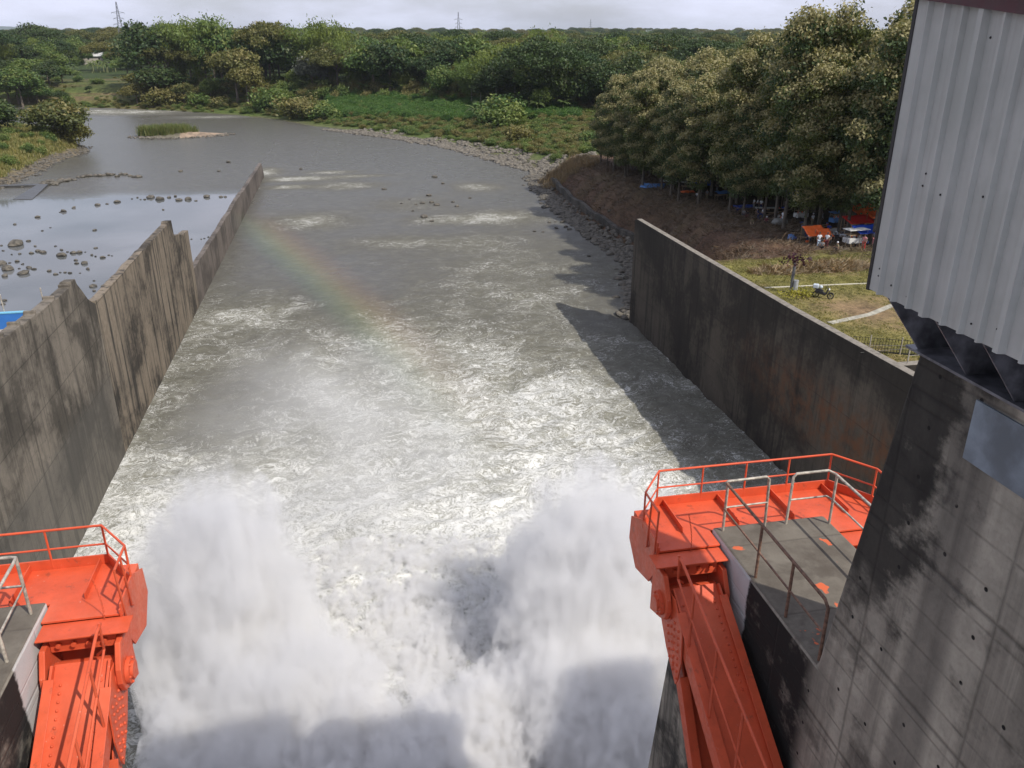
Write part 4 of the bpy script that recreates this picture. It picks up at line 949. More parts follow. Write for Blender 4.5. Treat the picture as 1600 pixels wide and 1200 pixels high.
far_protos = [(PROTO[k][i][0], None) for k, i in (('broad', 0), ('broad', 1), ('dark', 0), ('dark', 1), ('olive', 0), ('bamboo', 0), ('umbrella', 1), ('dark', 2), ('broad', 2), ('umbrella', 0))]
scatter('distant_woodland', pts, far_protos, .8, 1.9, 'dense green woodland stretching to the horizon beyond the river', 'woodland', seed=3)
print('teaks', n_t, 'mid', n_mid, 'far', len(pts))
# ---- undergrowth, crops, grass
TUFT = [tuft_mesh(i) for i in range(3)]; SH = [PROTO['shrub'][i][0] for i in range(3)]; SHO = [PROTO['shrub_olive'][i][0] for i in range(3)]
def scatter_pts(n, fn, zf, rng):
    out = []
    for _ in range(n*6):
        if len(out) >= n: break
        p = fn(rng)
        if p is None: continue
        out.append((p[0], p[1], zf(p[0], p[1])-.05))
    return out
rg_ = np.random.default_rng(21)
def f_crop(rng):                                  # cassava and maize plots on the far bank
    px = rng.uniform(512, 905); py = rng.uniform(152, 192)
    lim = np.interp(px, [512, 560, 640, 720, 800, 905], [182, 184, 186, 192, 186, 186]); up = np.interp(px, [512, 560, 700, 800, 850, 905], [152, 140, 152, 172, 168, 165])
    if not up < py < lim: return None
    f = foot(px, py); return f and f[:2]
scatter('crops', scatter_pts(1900, f_crop, zr, rg_), [(m.copy(), ML_BRIGHT) for m in SH[:2]], .4, 1.3, 'bright green crop plot on the far river bank', 'crops', zs=(.7, 1.1))
for g in bpy.data.collections['crops_kinds'].objects: g.data.materials.clear(); g.data.materials.append(ML_BRIGHT)
def f_und(rng):
    px = rng.uniform(380, 960); py = rng.uniform(165, 250); f = foot(px, py)
    if not f: return None
    s = f[0]-float(x_right(f[1]))
    return f[:2] if s > 14 and not (f[1] < 226) else None
scatter('undergrowth', scatter_pts(2000, f_und, zr, rg_), [(m.copy(), None) for m in SH+SHO], .25, 1.1, 'low weeds and bushes covering the far bank', 'undergrowth', zs=(.5, 1))
def f_edge(rng):
    px = rng.uniform(240, 980); py = np.interp(px, [240, 500, 700, 850, 980], [138, 146, 152, 158, 150])+rng.normal()*5; f = foot(px, py)
    return f and f[:2]
scatter('wood_edge_bushes', scatter_pts(520, f_edge, zr, rg_), [(m.copy(), None) for m in SH+SHO]+[(PROTO['banana'][0][0], None)], .8, 2.1, 'tangle of bushes along the foot of the far wood', 'bushes', zs=(.8, 1.5))
def f_far(rng):
    px = rng.uniform(60, 480); py = rng.uniform(120, 176); f = foot(px, py)
    if not f: return None
    if 85 < px < 235 and py < 158 and rng.random() < .86: return None
    return f[:2] if f[0]-float(x_right(f[1])) > 6 else None
scatter('shore_scrub', scatter_pts(700, f_far, zr, rg_), [(m.copy(), None) for m in SH+SHO], .35, .95, 'scrub lining the far left shore', 'scrub', zs=(.5, 1))
def f_lb(rng):
    x = rng.uniform(-170, -80); y = rng.uniform(190, 330)
    return (x, y) if x < float(x_left(y))-2.5 else None
scatter('bank_grass', scatter_pts(6500, f_lb, zl, rg_), [(m, ML_GRASS) for m in TUFT], .8, 1.7, 'tall yellow green grass on the left river bank', 'grass', tilt=.15)
scatter('bank_bushes', scatter_pts(150, f_lb, zl, rg_), [(m.copy(), None) for m in SH], .5, 1.2, 'green bushes dotted through the left bank grass', 'bushes')
x_, y_ = -88.5, 300
place('olive', 'tree', -89.5, 297, zl(-89.5, 297)-5.0, 1.85, 'spreading olive green tree on the left bank overhanging the river', 'tree', None, rt, sz=.85, v=0)
place('olive', 'tree', -86.0, 300, zl(-86, 300)-3.6, 1.25, 'smaller olive tree leaning out beside the spreading left bank tree', 'tree', None, rt, sz=.8, v=1)
place('dark', 'tree', -108, 300, zl(-107, 300)-4.0, 1.7, 'dark green tree at the left frame edge behind the grassy bank', 'tree', None, rt, sz=.8)
place('broad', 'tree', -120, 300, zl(-112, 305)-3.5, 1.8, 'green tree at the very left edge above the grassy bank', 'tree', None, rt, sz=.8)
# terrace grass near the right wall
def f_tg(rng):
    x = rng.uniform(35.8, 60); y = rng.uniform(47.2, 78)
    if math.exp(-(((x-42)/4)**2+((y-60)/4.5)**2)) > rng.random()*.8: return None
    return x, y
GR2 = [tuft_mesh(40+i, 26, .16, .14, .012, .8) for i in range(3)]
scatter('terrace_grass', scatter_pts(9000, f_tg, zr, rg_), [(m, ML_GRASS) for m in GR2], .6, 1.4, 'short yellowed grass on the terrace behind the right wall', 'grass', tilt=.2)
def f_soil(rng):
    y = rng.uniform(78, 215); x = float(x_right(y))+rng.uniform(1, 22)
    return (x, y) if x < crest_x(y)+6 else None
ML_TWIG = leaf_mat('twigs', (.07, .05, .035), (.19, .14, .095), None, .05)
TW = [tuft_mesh(60+i, 16, .6, .5, .02, 2.5) for i in range(3)]
scatter('dry_twigs', scatter_pts(2600, f_soil, zr, rg_), [(m, ML_TWIG) for m in TW], .4, 1.1, 'dry twigs and cut stalks littering the bare brown bank', 'twigs', tilt=.5)
def f_straw(rng):
    a = rng.random()*6.28; r_ = rng.random()**.5; c = atz(1318, 425, 13.5) if rng.random() < .8 else atz(1240, 432, 13.4)
    return c.x+r_*3.6*math.cos(a)+.2, c.y+2+r_*1.5*math.sin(a)
scatter('dry_straw', scatter_pts(420, f_straw, zr, rg_), [(tuft_mesh(70+i, 34, .5, .3, .018, 1.8), ML_DRY) for i in range(2)], .6, 1.3, 'heap of dry straw coloured grass at the foot of the plantation', 'straw', tilt=.4)
def f_drya(rng):
    c = atz(905, 262, 5); a = rng.random()*6.28; r_ = rng.random()**.5
    return c.x-2+r_*7*math.cos(a), c.y+2+r_*9*math.sin(a)
scatter('dry_reeds', scatter_pts(170, f_drya, zr, rg_), [(tuft_mesh(75+i, 50, 1.6, .5, .03, .5), ML_DRY) for i in range(2)], .7, 1.3, 'dry brown reeds at the far tip of the bare bank', 'reeds', tilt=.2)

# ================================================================== ROCKS
def f_rub(rng):
    y = rng.uniform(218, 345); x = float(x_right(y)) + (rng.uniform(-2, 20)*(1 if y < 300 else .7)*rng.random())*(.55+.9*abs(math.sin(y*.09)))
    return x, y
scatter('shore_rubble', scatter_pts(2300, f_rub, lambda x, y: max(-.1, zr(x, y)), rg_), [(m.copy(), None) for m in ROCKS], .15, 1.25, 'pale stones and rubble along the far shore', 'rubble', tilt=.4)
for g in bpy.data.collections['shore_rubble_kinds'].objects: g.data.materials.clear(); g.data.materials.append(M_RUBBLE)
def f_rip(rng):
    y = rng.uniform(99.5, 218); return float(x_right(y)) + rng.normal()*1.1 + 0.2, y
scatter('riprap', scatter_pts(1700, f_rip, lambda x, y: max(-.05, zr(x, y))+.1, rg_), [(m.copy(), None) for m in ROCKS], .3, .95, 'dark tumbled stones at the water edge of the bare right bank', 'riprap', tilt=.5)
def f_lr(rng):
    y = rng.uniform(195, 318); return float(x_left(y)) + rng.normal()*1.3 - .2, y
scatter('left_shore_stones', scatter_pts(520, f_lr, lambda x, y: max(-.05, zl(x, y)), rg_), [(m.copy(), None) for m in ROCKS], .25, .8, 'stones along the foot of the left bank', 'stones', tilt=.5)
rr = random.Random(4)
def rock(px, py, wpx, label, group, mesh=None, name='rock'):
    c = atz(px, py, 0); dcam = c.x*_sy*_cp+c.y*_cy*_cp+H*_sp; s = wpx/2*dcam/FPX
    o = bpy.data.objects.new(name, mesh or rr.choice(ROCKS)); C.collection.objects.link(o); o.location = (c.x, c.y, .12*s)
    o.rotation_euler = (0, 0, rr.uniform(0, 6.28)); k = rr.uniform(.8, 1.1); o.scale = (s*1.05, s*rr.uniform(.7, .95), s*k); tag(o, label, 'rock', group); return o
rock(13, 421, 23, 'large dark boulder, leftmost of the two biggest in the calm pond', None); rock(37, 428, 19, 'large dark boulder with pointed top just right of the biggest pond boulder', None)
rock(26, 383, 28, 'long flat dark boulder on the left side of the calm pond', None); rock(67, 395, 12, 'squarish rock beside a cluster of small rocks in the pond', None); rock(96, 400, 17, 'low rock pair shaped boulder in the middle of the pond rocks', None)
rock(236, 309, 14, 'biggest rounded boulder in the row across the pond', None); rock(249, 312, 15, 'flat boulder touching the biggest one in the row across the pond', None); rock(294, 312, 14, 'rounded boulder right of centre in the row across the pond', None); rock(323, 308, 14, 'reddish brown boulder near the divider wall', None)
rock(99, 331, 11, 'lone round boulder in the open calm pond', None); rock(59, 340, 10, 'lone dark boulder left of the round boulder in the open pond', None)
small = [(24, 351, 8), (94, 332, 4), (116, 325, 9), (152, 321, 11), (167, 319, 6), (184, 316, 12), (207, 311, 4), (214, 309, 5), (220, 312, 4), (226, 312, 6), (265, 309, 8), (274, 307, 7), (280, 313, 12), (307, 314, 6), (346, 308, 8), (353, 308, 6), (370, 306, 4), (148, 360, 8), (67, 361, 6), (79, 356, 4), (255, 328, 5),
         (44, 377, 8), (54, 385, 6), (18, 398, 5), (30, 397, 7), (48, 396, 9), (58, 393, 11), (86, 385, 5), (95, 391, 8), (105, 394, 5), (113, 396, 11), (124, 395, 12), (134, 394, 4), (150, 388, 7), (143, 399, 7), (149, 401, 5), (160, 403, 11), (169, 399, 5), (175, 400, 4), (26, 409, 9), (36, 413, 6), (15, 411, 6), (4, 413, 18), (45, 419, 11), (52, 421, 9), (30, 420, 5), (77, 424, 9), (86, 429, 9), (94, 426, 5), (102, 426, 6), (110, 427, 8), (119, 407, 8), (119, 412, 8), (132, 412, 13), (126, 427, 4), (138, 421, 9), (8, 432, 14),
         (146, 448, 13), (162, 449, 15), (148, 455, 7), (155, 466, 8), (168, 441, 9), (148, 439, 5), (2, 384, 6), (4, 392, 5), (314, 374, 4), (320, 373, 4), (325, 371, 5), (329, 373, 4), (300, 374, 4), (283, 268, 10), (342, 268, 7), (357, 254, 10), (36, 293, 6), (8, 470, 10), (5, 476, 8)]
for px, py, wp in small: rock(px+rr.uniform(-1, 1), py, wp*.95, 'small dark rock breaking the surface of the calm pond', 'small rocks in the calm pond')
for k in range(22):                                             # line of stones by the little side weir
    f = k/21; px = 76+f*140; py = 288-12*f-6*math.sin(f*3.1)+rr.uniform(-2, 2); rock(px, py, rr.uniform(8, 14), 'grey stone in the curved line of stones by the left bank weir', 'line of stones by the left bank weir')
for k in range(10): rock(62+k*3.6+rr.uniform(-2, 2), 286+rr.uniform(-4, 6), rr.uniform(8, 14), 'grey stone in the curved line of stones by the left bank weir', 'line of stones by the left bank weir')
for px, py, wp in [(679, 277, 11), (670, 306, 12), (660, 318, 10), (674, 317, 10), (682, 321, 12), (692, 287, 7), (663, 340, 15), (675, 346, 8), (714, 323, 9), (708, 316, 7), (600, 296, 9), (734, 310, 6), (645, 330, 6), (858, 348, 8), (869, 357, 10), (884, 355, 9), (892, 352, 7), (868, 347, 6), (920, 401, 7), (835, 362, 6), (848, 363, 6), (818, 290, 6), (826, 290, 6), (650, 320, 6), (627, 318, 5), (470, 265, 9), (640, 312, 5), (880, 326, 7)]:
    rock(px, py, wp, 'rock poking out of the rapids in mid river', 'rocks in the mid river rapids')
# islet
root = empty('islet', tuple(atz(290, 212, 0))); tag(root, kind='structure')
xs_, ys_ = np.meshgrid(np.linspace(-24, 24, 60), np.linspace(-22, 22, 40)); e = 1-np.sqrt((xs_/21)**2+((ys_-.1*xs_)/9.5)**2)
zz = np.clip(e, -.4, 1)*1.6+.25*fbm(xs_*.25, ys_*.25, 4)-.05; idx = np.arange(2400).reshape(40, 60)
me = np_mesh('sandbar', np.stack([xs_*.74, ys_*.8, zz], -1).reshape(-1, 3), np.stack([idx[:-1, :-1], idx[:-1, 1:], idx[1:, 1:], idx[1:, :-1]], -1).reshape(-1, 4), True)
set_attr(me, 'ground', np.where((xs_ > -2)[..., None], np.array([.26, .2, .15, 1]), np.array([.14, .13, .1, 1])).reshape(-1, 4), 'FLOAT_COLOR')
o = link('sandbar', me, M_GND, root); root['kind'] = 'structure'; o['kind'] = 'structure'
ic = atz(290, 212, 0)
pts = []
for _ in range(420):
    u, v = rg_.normal()*7-9, rg_.normal()*3.2+2.5
    if ((u+9)/14)**2+((v-2.5)/6)**2 < 1: pts.append((ic.x+u*.74, ic.y+v*.8, .5))
ML_ISL = leaf_mat('reed_leaves', (.06, .09, .025), (.13, .19, .05), (.2, .2, .07), .3)
scatter('islet_grass', pts, [(m, ML_ISL) for m in [tuft_mesh(50+i, 60, 2.0, .4, .05, .5) for i in range(3)]], .6, 1.9, 'green reeds growing on the small river islet', 'reeds', tilt=.1)
pts = []
for k in range(160):
    a = rg_.uniform(-3.3, .15); pts.append((ic.x+.74*(20*math.cos(a)+rg_.normal()*2.4), ic.y+.8*(9*math.sin(a)+2*math.cos(a)+rg_.normal()*1.8), .1))
scatter('islet_stones', pts, [(m.copy(), None) for m in ROCKS], .25, .7, 'stones round the small river islet', 'stones', tilt=.4)
for g in bpy.data.collections['islet_stones_kinds'].objects: g.data.materials.clear(); g.data.materials.append(M_RUBBLE)

# ================================================================== SPRAY
BLOBS = [  # centre, radii, weight
    ((-8.0, 38.5, 4.5), (5.2, 6.5, 11.0), 1.25), ((-5.5, 32.5, 1.5), (6.5, 6.0, 8.5), 1.25),
    ((12.5, 37.5, 4.0), (6.5, 7.5, 10.0), 1.2), ((10.0, 32.0, 1.0), (6.0, 6.0, 8.0), 1.2),
    ((2.0, 39.5, -1.0), (7.5, 7.0, 4.0), .75), ((2.5, 30.5, -.5), (6.5, 5.5, 7.2), 1.25), ((1.0, 47.0, -1.4), (14.0, 8.0, 3.6), .5)]
def hull():
    bm = bmesh.new()
    for c, r, w_ in BLOBS:
        bmesh.ops.create_icosphere(bm, subdivisions=3, radius=1, matrix=Matrix.Translation(c) @ Matrix.Diagonal((*[q*1.02 for q in r], 1)))
    me = bpy.data.meshes.new('spray_hull_src'); bm.to_mesh(me); bm.free()
    o = bpy.data.objects.new('tmp', me); C.collection.objects.link(o)
    rm = o.modifiers.new('r', 'REMESH'); rm.mode = 'VOXEL'; rm.voxel_size = .7
    dg = bpy.context.evaluated_depsgraph_get(); m2 = bpy.data.meshes.new_from_object(o.evaluated_get(dg)); bpy.data.objects.remove(o); m2.name = 'spray'; return m2
def spray_mat():
    t = NT('spray'); p = t.pos()
    wv = t.n('TexNoise', {'Vector': p, 'Scale': .30, 'Detail': 2, 'Roughness': .5}).outputs['Color']
    pw = t.n('VectorMath', {0: p, 1: t.n('VectorMath', {0: t.n('VectorMath', {0: wv, 1: (.5, .5, .5)}, operation='SUBTRACT').outputs[0], 1: (3.2, 3.2, 3.2)}, operation='MULTIPLY').outputs[0]}, operation='ADD').outputs[0]
    f = None
    for c, r, w_ in BLOBS:
        q = t.n('VectorMath', {0: t.n('VectorMath', {0: pw, 1: c}, operation='SUBTRACT').outputs[0], 1: r}, operation='DIVIDE').outputs[0]
        l = t.n('VectorMath', {0: q}, operation='LENGTH').outputs['Value']
        v = t.math('MULTIPLY', t.math('SUBTRACT', 1.0, l), w_)
        f = v if f is None else t.n('Math', {0: f, 1: v, 2: .12}, operation='SMOOTH_MAX').outputs[0]
    n = t.noise(t.map(p, (1, 1, .75)), .55, 5, .58)
    low = t.ramp(t.sep(p)[2], 3.0, 8.0, 1, 0)
    n3 = t.noise(t.map(p, (1, 1, .8)), 2.0, 7, .72)
    tear = t.n('TexNoise', {'Vector': t.map(p, (1.8, 1.8, .45)), 'Scale': 1.0, 'Detail': 3}).outputs[0]
    f = t.math('ADD', f, t.math('MULTIPLY', t.math('SUBTRACT', n, .54), .95))
    f = t.math('ADD', f, t.math('ADD', t.math('MULTIPLY', t.math('SUBTRACT', n3, .5), t.math('MULTIPLY_ADD', low, .9, .6)), t.math('MULTIPLY', t.math('SUBTRACT', tear, .5), .8)))
    d = t.math('MULTIPLY', t.math('POWER', t.n('MapRange', {0: f, 1: 0.0, 2: t.math('MULTIPLY_ADD', low, -.40, .60)}).outputs[0], 1.5), t.math('MULTIPLY_ADD', low, 4.5, 1.6))
    v = t.n('VolumePrincipled', {'Color': (.865, .86, .855), 'Density': d, 'Anisotropy': .0})
    t.t.links.new(v.outputs[0], t.out.inputs['Volume']); return t.m
spray = link('spray', hull(), spray_mat()); tag(spray, 'white plumes of spray thrown up by the sluice jets', 'spray', kind='stuff')
# thin drifting mist over the stilling water
def mist_mat():
    t = NT('mist'); p = t.pos(); xyz = t.sep(p); n = t.noise(t.map(p, (1, .8, 1)), .11, 3, .55)
    q = t.n('VectorMath', {0: t.n('VectorMath', {0: p, 1: (-3, 62, 0)}, operation='SUBTRACT').outputs[0], 1: (18.4, 40, 11)}, operation='DIVIDE').outputs[0]
    l = t.n('VectorMath', {0: q}, operation='LENGTH').outputs['Value']
    d = t.math('MULTIPLY', t.math('MULTIPLY', t.ramp(l, .2, 1, 1, 0), t.ramp(n, .36, .66)), .075)
    v = t.n('VolumePrincipled', {'Color': (.94, .94, .935), 'Density': d}); t.t.links.new(v.outputs[0], t.out.inputs['Volume']); return t.m
bm = bmesh.new(); bmesh.ops.create_icosphere(bm, subdivisions=3, radius=1, matrix=Matrix.Translation((-3, 62, 0)) @ Matrix.Diagonal((18.4, 40, 11, 1)))
bmesh.ops.bisect_plane(bm, geom=bm.verts[:]+bm.edges[:]+bm.faces[:], plane_co=(0, 0, -1.2), plane_no=(0, 0, -1), clear_outer=True)
bmesh.ops.holes_fill(bm, edges=bm.edges[:]); me = bpy.data.meshes.new('mist'); bm.to_mesh(me); bm.free()
mist = link('mist', me, mist_mat()); tag(mist, 'thin mist drifting over the churning channel', 'mist', kind='stuff')
# rainbow: the bow's light put into the volume colour of a fixed low band
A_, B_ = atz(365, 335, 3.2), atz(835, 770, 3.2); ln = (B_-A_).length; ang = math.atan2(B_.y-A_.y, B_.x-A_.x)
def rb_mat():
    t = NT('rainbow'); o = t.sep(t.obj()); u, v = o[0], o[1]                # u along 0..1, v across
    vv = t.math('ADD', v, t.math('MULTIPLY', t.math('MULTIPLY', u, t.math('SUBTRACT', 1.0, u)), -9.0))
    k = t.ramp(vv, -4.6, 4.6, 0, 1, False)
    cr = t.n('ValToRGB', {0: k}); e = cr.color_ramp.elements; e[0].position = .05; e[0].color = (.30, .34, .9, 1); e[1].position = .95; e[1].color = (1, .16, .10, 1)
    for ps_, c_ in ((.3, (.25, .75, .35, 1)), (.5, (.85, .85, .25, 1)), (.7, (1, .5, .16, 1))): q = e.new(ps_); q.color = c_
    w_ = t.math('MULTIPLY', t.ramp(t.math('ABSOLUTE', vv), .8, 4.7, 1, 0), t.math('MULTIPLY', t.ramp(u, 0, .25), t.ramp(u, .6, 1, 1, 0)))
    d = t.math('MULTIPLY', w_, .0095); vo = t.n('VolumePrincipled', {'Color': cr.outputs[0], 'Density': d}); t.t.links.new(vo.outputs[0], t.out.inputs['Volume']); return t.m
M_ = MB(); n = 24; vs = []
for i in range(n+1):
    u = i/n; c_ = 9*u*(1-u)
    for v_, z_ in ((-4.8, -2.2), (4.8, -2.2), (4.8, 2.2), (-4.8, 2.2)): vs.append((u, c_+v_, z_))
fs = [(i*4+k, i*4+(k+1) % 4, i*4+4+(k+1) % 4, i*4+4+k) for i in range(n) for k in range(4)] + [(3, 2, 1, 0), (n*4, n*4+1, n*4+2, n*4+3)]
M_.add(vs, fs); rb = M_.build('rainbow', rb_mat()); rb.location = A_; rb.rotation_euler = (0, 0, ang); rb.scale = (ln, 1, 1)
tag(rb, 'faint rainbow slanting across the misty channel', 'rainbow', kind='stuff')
# haze: pale air round the whole scene
m = MB(); m.box((-9000, -60, -6), (9600, 9800, 130))
th_ = NT('haze'); v = th_.n('VolumePrincipled', {'Color': (.80, .86, .97), 'Density': .00004}); th_.t.links.new(v.outputs[0], th_.out.inputs['Volume'])
hz = m.build('haze', th_.m); tag(hz, kind='stuff')

# ================================================================== THINGS ON THE FAR SIDE
def lattice_tower(px, y, top_py, label, wd=1.0):
    t_ = aty(px, top_py, y); x = t_.x; zb = zr(x, y)-1; h = t_.z-zb; root = empty('pylon', (x, y, zb)); tag(root, label, 'pylon')
    r = .17*wd; base = 3.6*wd; m = MB()
    def hw(z): f = z/h; return base*(1-f)**1.1*.9+.35*wd
    zs = [0]+[h*(1-(1-f)**1.25) for f in np.linspace(.1, 1, 11)]
    for i in range(len(zs)-1):
        a, b = hw(zs[i]), hw(zs[i+1])
        cs = [(1, 1), (1, -1), (-1, -1), (-1, 1)]
        for k in range(4):
            p, q = cs[k], cs[(k+1) % 4]; m.tube([(p[0]*a, p[1]*a, zs[i]), (p[0]*b, p[1]*b, zs[i+1])], r, 4)
            m.tube([(p[0]*a, p[1]*a, zs[i]), (q[0]*b, q[1]*b, zs[i+1])], r*.7, 4); m.tube([(p[0]*b, p[1]*b, zs[i+1]), (q[0]*b, q[1]*b, zs[i+1])], r*.6, 4)
    m.build('mast', M_PYL, root)
    for z_, l in ((.62, 5.2), (.72, 4.4), (.82, 5.6)):
        m = MB(); zz = h*z_; w_ = hw(zz)
        for s in (-1, 1): m.tube([(s*w_, 0, zz+.9), (s*l*wd, 0, zz)], r*.8, 4); m.tube([(s*w_, 0, zz-.5), (s*l*wd, 0, zz)], r*.8, 4); m.tube([(s*l*wd, 0, zz), (s*l*wd, 0, zz-1.3)], r*.7, 4)
        m.build('crossarm', M_PYL, root)
M_PYL = plain('pylon_steel', (.16, .17, .20), .6, .3)
lattice_tower(181, 900, 3, 'tall lattice power pylon on the left skyline', 1.0)
lattice_tower(716, 1150, 19, 'smaller distant lattice pylon near the middle of the skyline', .9)
lattice_tower(923, 2300, 30, 'tiny faint mast on the skyline right of the middle', .8)
M_HW = plain('house_plaster', (.50, .46, .40), .9, 0, .12, 1); M_TILE = plain('brown_roof_tiles', (.17, .115, .085), .85, 0, .3, 1.2, .3); M_PALEROOF = plain('pale_roof', (.50, .50, .49), .7, 0, .15, 1); M_DARKW = plain('dark_window', (.03, .03, .035), .2)
def house(px, py, w_, d_, hgt, roofm, label, rz=0.0, lift=0.0):
    f = foot(px, py); root = empty('house', (f[0], f[1], f[2]+lift), rz); tag(root, label, 'house')
    m = MB(); m.box((-w_/2, -d_/2, -lift-1), (w_/2, d_/2, hgt)); m.build('wall', M_HW, root)
    m = MB(); o_ = .9; rh = d_*.34; a, b = w_/2+o_, d_/2+o_; k = w_/2-d_/2*.7
    vs = [(-a, -b, hgt), (a, -b, hgt), (a, b, hgt), (-a, b, hgt), (-k, 0, hgt+rh), (k, 0, hgt+rh)]; vs += [(x, y, z-.18) for x, y, z in vs[:4]]
    m.add(vs, [(0, 1, 5, 4), (1, 2, 5), (2, 3, 4, 5), (3, 0, 4), (9, 8, 7, 6), (0, 6, 7, 1), (1, 7, 8, 2), (2, 8, 9, 3), (3, 9, 6, 0)]); m.build('roof', roofm, root)
    for k in range(3):
        m = MB(); xx = -w_*.33+k*w_*.33; m.box((xx-.6, -d_/2-.05, .9), (xx+.6, -d_/2-.005, 2.2)); m.build('window', M_DARKW, root)
house(922, 118, 17, 9, 3.6, M_TILE, 'house with long brown tiled roof among trees on the right of the far bank', -.1, 6.5)
house(907, 110, 9, 8, 3.6, M_PALEROOF, 'house with pale hipped roof behind the brown tiled roof', .2, 8.5)
house(12, 96, 22, 12, 4, M_PALEROOF, 'long pale roofed house at the far left edge', -.2, 3)
house(36, 92, 12, 9, 3.5, M_TILE, 'small reddish roofed house beside the long pale roof', .1, 3.5)
house(160, 100, 26, 9, 3.5, M_PALEROOF, 'low pale roofed farm building behind the banana plants', -.15, 2.5)
house(208, 92, 20, 9, 3.5, M_TILE, 'low brown roofed farm building right of the banana plants', -.15, 2.5)
# hills on the horizon
xs_ = np.linspace(-9000, -1500, 120); ridge = 20+75*np.clip(fbm(xs_/1600, xs_*0+3, 4)+.6, 0, 2)*sstep(-1500, -3200, xs_)
V = np.concatenate([np.stack([xs_, xs_*0+8300, xs_*0-5], 1), np.stack([xs_, xs_*0+8700, ridge+18], 1), np.stack([xs_, xs_*0+9500, xs_*0-5], 1)]); n = len(xs_); i = np.arange(n-1)
F = np.concatenate([np.stack([i, i+1, i+n+1, i+n], 1), np.stack([i+n, i+n+1, i+2*n+1, i+2*n], 1)])
hl = link('hills', np_mesh('hills', V, F, True), plain('hill_green', (.04, .06, .04), .95)); tag(hl, kind='structure')

# ---- left edge: pond side platform with the blue painted wall
zb = aty(0, 527, 72).z
m = MB(); m.box((-60, 30, -2), (-22.32, 72.0, zb-.9)); tag(m.build('pond_embankment', plain('embankment_earth', (.24, .16, .11), .95, 0, .25, .8, .3), bevel=.05), kind='structure')
root = empty('parapet_wall', (-30, 72.2, zb)); tag(root, 'blue and white painted parapet wall behind the near left channel wall', 'parapet wall', kind='thing')
zt = aty(0, 491, 72).z; zm = aty(0, 515, 72).z
m = MB(); m.box((-25, -.18, -1.4), (7.6, .18, zm-zb)); m.build('white_base', plain('peeling_white_paint', (.50, .48, .45), .8, 0, .3, 3, .2), root)
m = MB(); m.box((-25, -.15, zm-zb+.003), (7.6, .15, zt-zb)); m.build('blue_band', plain('blue_paint', (.03, .16, .48), .5, 0, .06, 1.2), root)
m = MB(); m.box((-25, -.19, zt-zb+.003), (7.6, .19, zt-zb+.09)); m.build('light_blue_coping', plain('light_blue_paint', (.15, .42, .58), .5, 0, .08), root)
for (px, py0, py1) in ((2, 492, 462), (65, 484, 452)):  # bare pipe poles behind the blue wall, carrying no lamp
    a = aty(px+4, py0, 72.2); b = aty(px-3, py1, 72.2); m = MB(); m.tube([(a.x, 72.45, zt-.3), (a.x-.02, 72.45, b.z)], .055, 8)
    m.ball((a.x-.02, 72.45, b.z), .07); tag(m.build('pipe_pole', M_GAL), 'slim white pipe pole standing %s the blue painted wall' % ('at the right end of' if px > 50 else 'at the left end of'), 'pole')
# little side weir on the left bank
wr = MB(); a, b, c, d_ = atz(20, 312), atz(60, 291), atz(76, 291), atz(50, 312); b.z = c.z = .55; a.z = d_.z = .1
wr.prism([a, d_, c, b], (0, 0, -1.5)); wr.prism([Vector((-90, b.y-1.2, .5)), Vector((b.x, b.y-1.2, .5)), Vector((b.x, b.y+1.0, .5)), Vector((-90, b.y+1.0, .5))], (0, 0, -1.4))
tag(wr.build('side_weir', plain('wet_dark_concrete', (.06, .058, .055), .35, 0, .3, .6)), 'small dark sloping concrete weir apron beside the left bank', 'weir', kind='thing')

# ---- right bank low masonry wall
m = MB(); tops_ = []
for y in np.arange(104, 208, 4.0): tops_.append((float(x_right(y))+2.6, float(y)))
for i in range(len(tops_)-1):
    (x0, y0), (x1, y1) = tops_[i], tops_[i+1]; z0 = 2.6+.25*math.sin(i*1.7); z1 = 2.6+.25*math.sin((i+1)*1.7); b = i*4
    vs = [(x0, y0, -.5), (x0+.9, y0, -.5), (x0+.9, y0, z0), (x0, y0, z0)]
    m.v += vs
x1, y1 = tops_[-1]; m.v += [(x1, y1, -.5), (x1+.9, y1, -.5), (x1+.9, y1, 1.4), (x1, y1, 1.4)]
nn = len(tops_)
m.f = [(i*4+k, i*4+(k+1) % 4, i*4+4+(k+1) % 4, i*4+4+k) for i in range(nn-1) for k in range(4)] + [(3, 2, 1, 0), (nn*4-4, nn*4-3, nn*4-2, nn*4-1)]; m.sm = [False]*len(m.f)
tag(m.build('stone_wall', concrete('dark_masonry', (.10, .09, .075), (.03, .028, .025), .6, (.42, .6), .5, .5, 2, 1.4, holes=False), bevel=.08), 'low dark masonry wall at the foot of the bare brown bank', 'stone wall', kind='thing')

# ---- terrace behind the right wall
def slab(name, pts, wdt, mat, th=.05):
    m = MB()
    for i in range(len(pts)-1):
        a, b = Vector(pts[i]), Vector(pts[i+1]); d = (b-a).normalized(); n = Vector((-d.y, d.x, 0))*wdt/2
        m.prism([a-n, b-n, b+n, a+n], (0, 0, th))
    o = m.build(name, mat); tag(o, kind='structure'); return o
M_PATH = plain('worn_concrete_path', (.33, .31, .25), .9, 0, .3, 2, .2)
def gp(px, py): f = foot(px, py); return Vector((f[0], f[1], f[2]+.01))
slab('path', [gp(1296, 506), gp(1325, 500), gp(1360, 492), gp(1395, 478), gp(1440, 464)], .55, M_PATH)
slab('kerb_strip', [gp(1195, 451), gp(1260, 448), gp(1330, 445), gp(1420, 442)], .16, plain('pale_kerb', (.48, .45, .36), .9, 0, .15), .07)
M_BLK = plain('black_mesh_wire', (.02, .02, .02), .5, .3)
